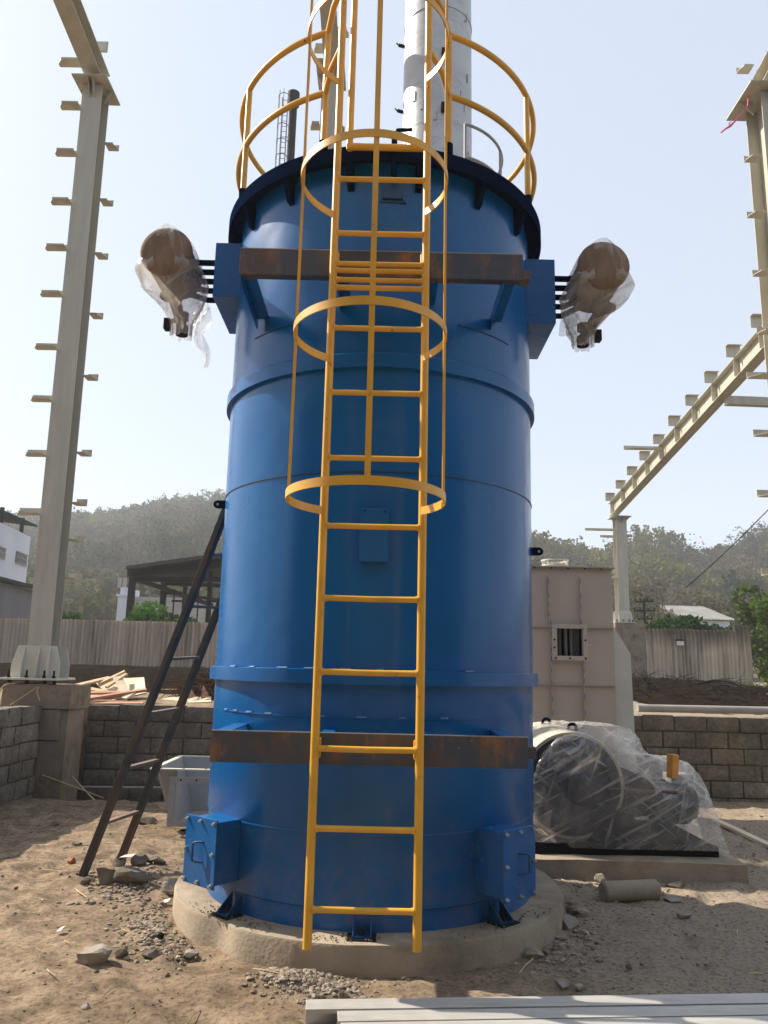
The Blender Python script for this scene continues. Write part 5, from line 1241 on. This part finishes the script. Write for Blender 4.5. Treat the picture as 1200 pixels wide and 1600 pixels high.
for px in (273, 311): b = MB(); p = at(px, 920, 40); b.box(p.x-.03, p.x+.03, 39.97, 40.03, 1.2, p.z); b.build('hanger', darksteel, sh)
uh = thing('unfinished_house', at(250, 968, 56), 'pale unfinished block house with bare column stubs behind the open shed', 'house')
p0, p1 = at(196, 932, 56), at(360, 930, 56); b = MB(); b.box(p0.x, p1.x, 56, 62, 1, p0.z); b.build('wall', greyblock, uh)
p0, p1, p2 = at(183, 931, 55), at(197, 931, 55), at(188, 917, 55); b = MB(); b.box(p0.x, p1.x, 55.2, 58, 1, p0.z); b.box(p0.x-.1, p1.x+.25, 55.1, 58.1, p0.z+.001, p0.z+.15); b.box(p0.x+.1, p1.x, 55.3, 58, p0.z+.151, p2.z); b.build('stair_tower', whitewash, uh)
b = MB()
for px in (187, 195): q = at(px, 903, 55.4); b.box(q.x-.1, q.x+.1, 55.35, 55.55, p2.z+.001, q.z)
b.build('column_stub', greyblock, uh)

gnd = lambda px, py, Y: Vector((at(px, py, Y).x, Y, 1.15))
tree('leafy_bush', gnd(100, 968, 32), 2.35, .75, (.045, .11, .018), 'bright green bush beside the cream column, above the left fence', 'bush', nq=1100, size=.10, trunk_r=.05)
tree('leafy_tree', gnd(232, 968, 33), 2.7, 1.5, (.055, .14, .015), 'bright green spreading tree under the open shed roof', nq=2300, size=.11, trunk_r=.07, flat=.6)
tree('leafy_bush', gnd(290, 968, 41), 2.2, 1.6, (.045, .10, .02), 'green bush low behind the shed posts', 'bush', nq=900, size=.13, trunk_r=.05)
tree('leafy_tree', gnd(1062, 970, 34), 3.1, 1.7, (.028, .075, .014), 'dark green leafy tree above the left half of the right fence', nq=3000, size=.12, trunk_r=.08)
tree('leafy_tree', gnd(1100, 960, 37), 2.7, 1.5, (.035, .06, .025), 'greyish green tree between white roof and right fence', nq=1800, size=.12, trunk_r=.08)
tree('leafy_tree', gnd(1192, 940, 48), 5.9, 2.7, (.028, .048, .022), 'dark spreading tree right of the white roof', nq=4200, size=.17, trunk_r=.14, flat=.45)
tree('leafy_bush', gnd(1212, 1000, 31), 4.0, 1.3, (.075, .11, .025), 'tall yellowish green bush past the right end of the fence', 'bush', nq=3600, size=.11, trunk_r=.05, low=.0, lobes=14)
tree('leafy_bush', gnd(1222, 1000, 29), 3.4, 1.3, (.07, .12, .025), 'lower leafy bush at the photo edge right of the fence', 'bush', nq=2200, size=.10, trunk_r=.05, low=.0)
tree('bare_shrub', gnd(1030, 950, 42), 5.2, 2.1, (.11, .105, .06), 'thin pale leafed shrub behind the utility pole', 'shrub', nq=900, size=.10, trunk_r=.07)
tree('bare_shrub', gnd(1120, 900, 52), 6.6, 2.4, (.095, .085, .05), 'thin olive shrub in front of the dry hill above the white roof', 'shrub', nq=1100, size=.13, trunk_r=.09)
# grass verge
rg = np.random.default_rng(11); n_ = 9000
gx, gy = rg.uniform(11.6, 19, n_), rg.uniform(18, 33, n_); z0 = np.array([gh(x, y) for x, y in zip(gx, gy)]); hh = rg.uniform(.08, .22, n_); an = rg.uniform(0, PI, n_); w_ = .03
ca_, sa_ = np.cos(an)*w_, np.sin(an)*w_; ln = rg.normal(size=(n_, 2))*.05
Q = np.stack([np.stack([gx-ca_, gy-sa_, z0-.01], 1), np.stack([gx+ca_, gy+sa_, z0-.01], 1), np.stack([gx+ln[:, 0]+ca_*.3, gy+ln[:, 1]+sa_*.3, z0+hh], 1), np.stack([gx+ln[:, 0]-ca_*.3, gy+ln[:, 1]-sa_*.3, z0+hh], 1)], 1)
go = quad_mesh('grass', Q, np.array((.11, .19, .02))[None, :]*rg.uniform(.7, 1.4, n_)[:, None], forestm); tag(go, 'bright green grass past the right end of the corrugated fence', 'grass', kind='stuff')
# white roofed shed
wr = thing('roofed_shed', gnd(1115, 960, 43), 'low shed with white corrugated roof among trees behind the right fence', 'shed')
a_, c_ = at(1070, 967, 42), at(1148, 968, 42); t_ = at(1078, 949, 45); b = MB(); N = 60; vs = []
for i in range(N+1):
    x = a_.x+(c_.x-a_.x)*i/N; dz = .05*math.cos(i*2.1); vs += [(x, 42, a_.z+dz), (x-.3, 45.5, t_.z+.1+dz)]
b.add(vs, [(i*2, i*2+2, i*2+3, i*2+1) for i in range(N)]); b.build('roof', roofwhite, wr)
b = MB(); b.box(a_.x+.15, c_.x-.15, 42.3, 45.2, 1, a_.z-.06); b.build('wall', whitewash, wr)
# utility pole
up = thing('utility_pole', gnd(1007, 985, 38), 'dark utility pole with short crossarms left of the right fence trees', 'pole'); q = at(1006, 936, 38)
b = MB(); b.tube([(q.x, 38, 1), (q.x, 38, q.z)], .07, 8); b.build('mast', darksteel, up)
b = MB()
for z, w in ((q.z-.15, .42), (q.z-.6, .5), (q.z-1.0, .35)):
    b.bar((q.x-w, 38, z), (q.x+w, 38, z+.05), .07, .07)
    for s in (-1, -.4, .4, 1): b.cyl((q.x+s*w, 38, z+.03), (q.x+s*w, 38, z+.18), .04, 6)
b.build('crossarm', darksteel, up)

# ------------------------------------------------------------------ unseen hall added behind the camera to shade and darken the tank front
ha = thing('added_shade_hall', (0, -8, 0), 'tall dark hall block added unseen behind the camera to darken the tank front', 'hall')
b = MB(); b.box(-22, 24, -16, -7, -.2, 9.5); b.build('wall', M('shade_hall_surface', (.05, .048, .045), .7, var=.2, scale=1), ha)
b = MB(); b.prism([(-22.4, -6.6, 9.52), (24.4, -6.6, 9.52), (24.4, -16.4, 11.4), (-22.4, -16.4, 11.4)], (0, 0, .12)); b.build('roof', darksteel, ha)
b = MB(); b.box(-2.4, 2.4, -7.0+.002, -6.95, 0, 4.2); b.build('shade_hall_door', greywash, ha)

# ------------------------------------------------------------------ air
b = MB(); b.box(-390, 390, -45, 420, -1.9, 92)
hzm = bpy.data.materials.new('haze'); hzm.use_nodes = True; hn = hzm.node_tree.nodes; hn.remove(hn['Principled BSDF'])
pv = hn.new('ShaderNodeVolumePrincipled'); pv.inputs['Color'].default_value = (.88, .92, .97, 1); pv.inputs['Density'].default_value = .0010; pv.inputs['Anisotropy'].default_value = .1
hzm.node_tree.links.new(pv.outputs[0], hn['Material Output'].inputs['Volume'])
ho = b.build('haze', hzm); tag(ho, 'thin dusty haze filling the air over the yard and hills', 'haze', kind='stuff')
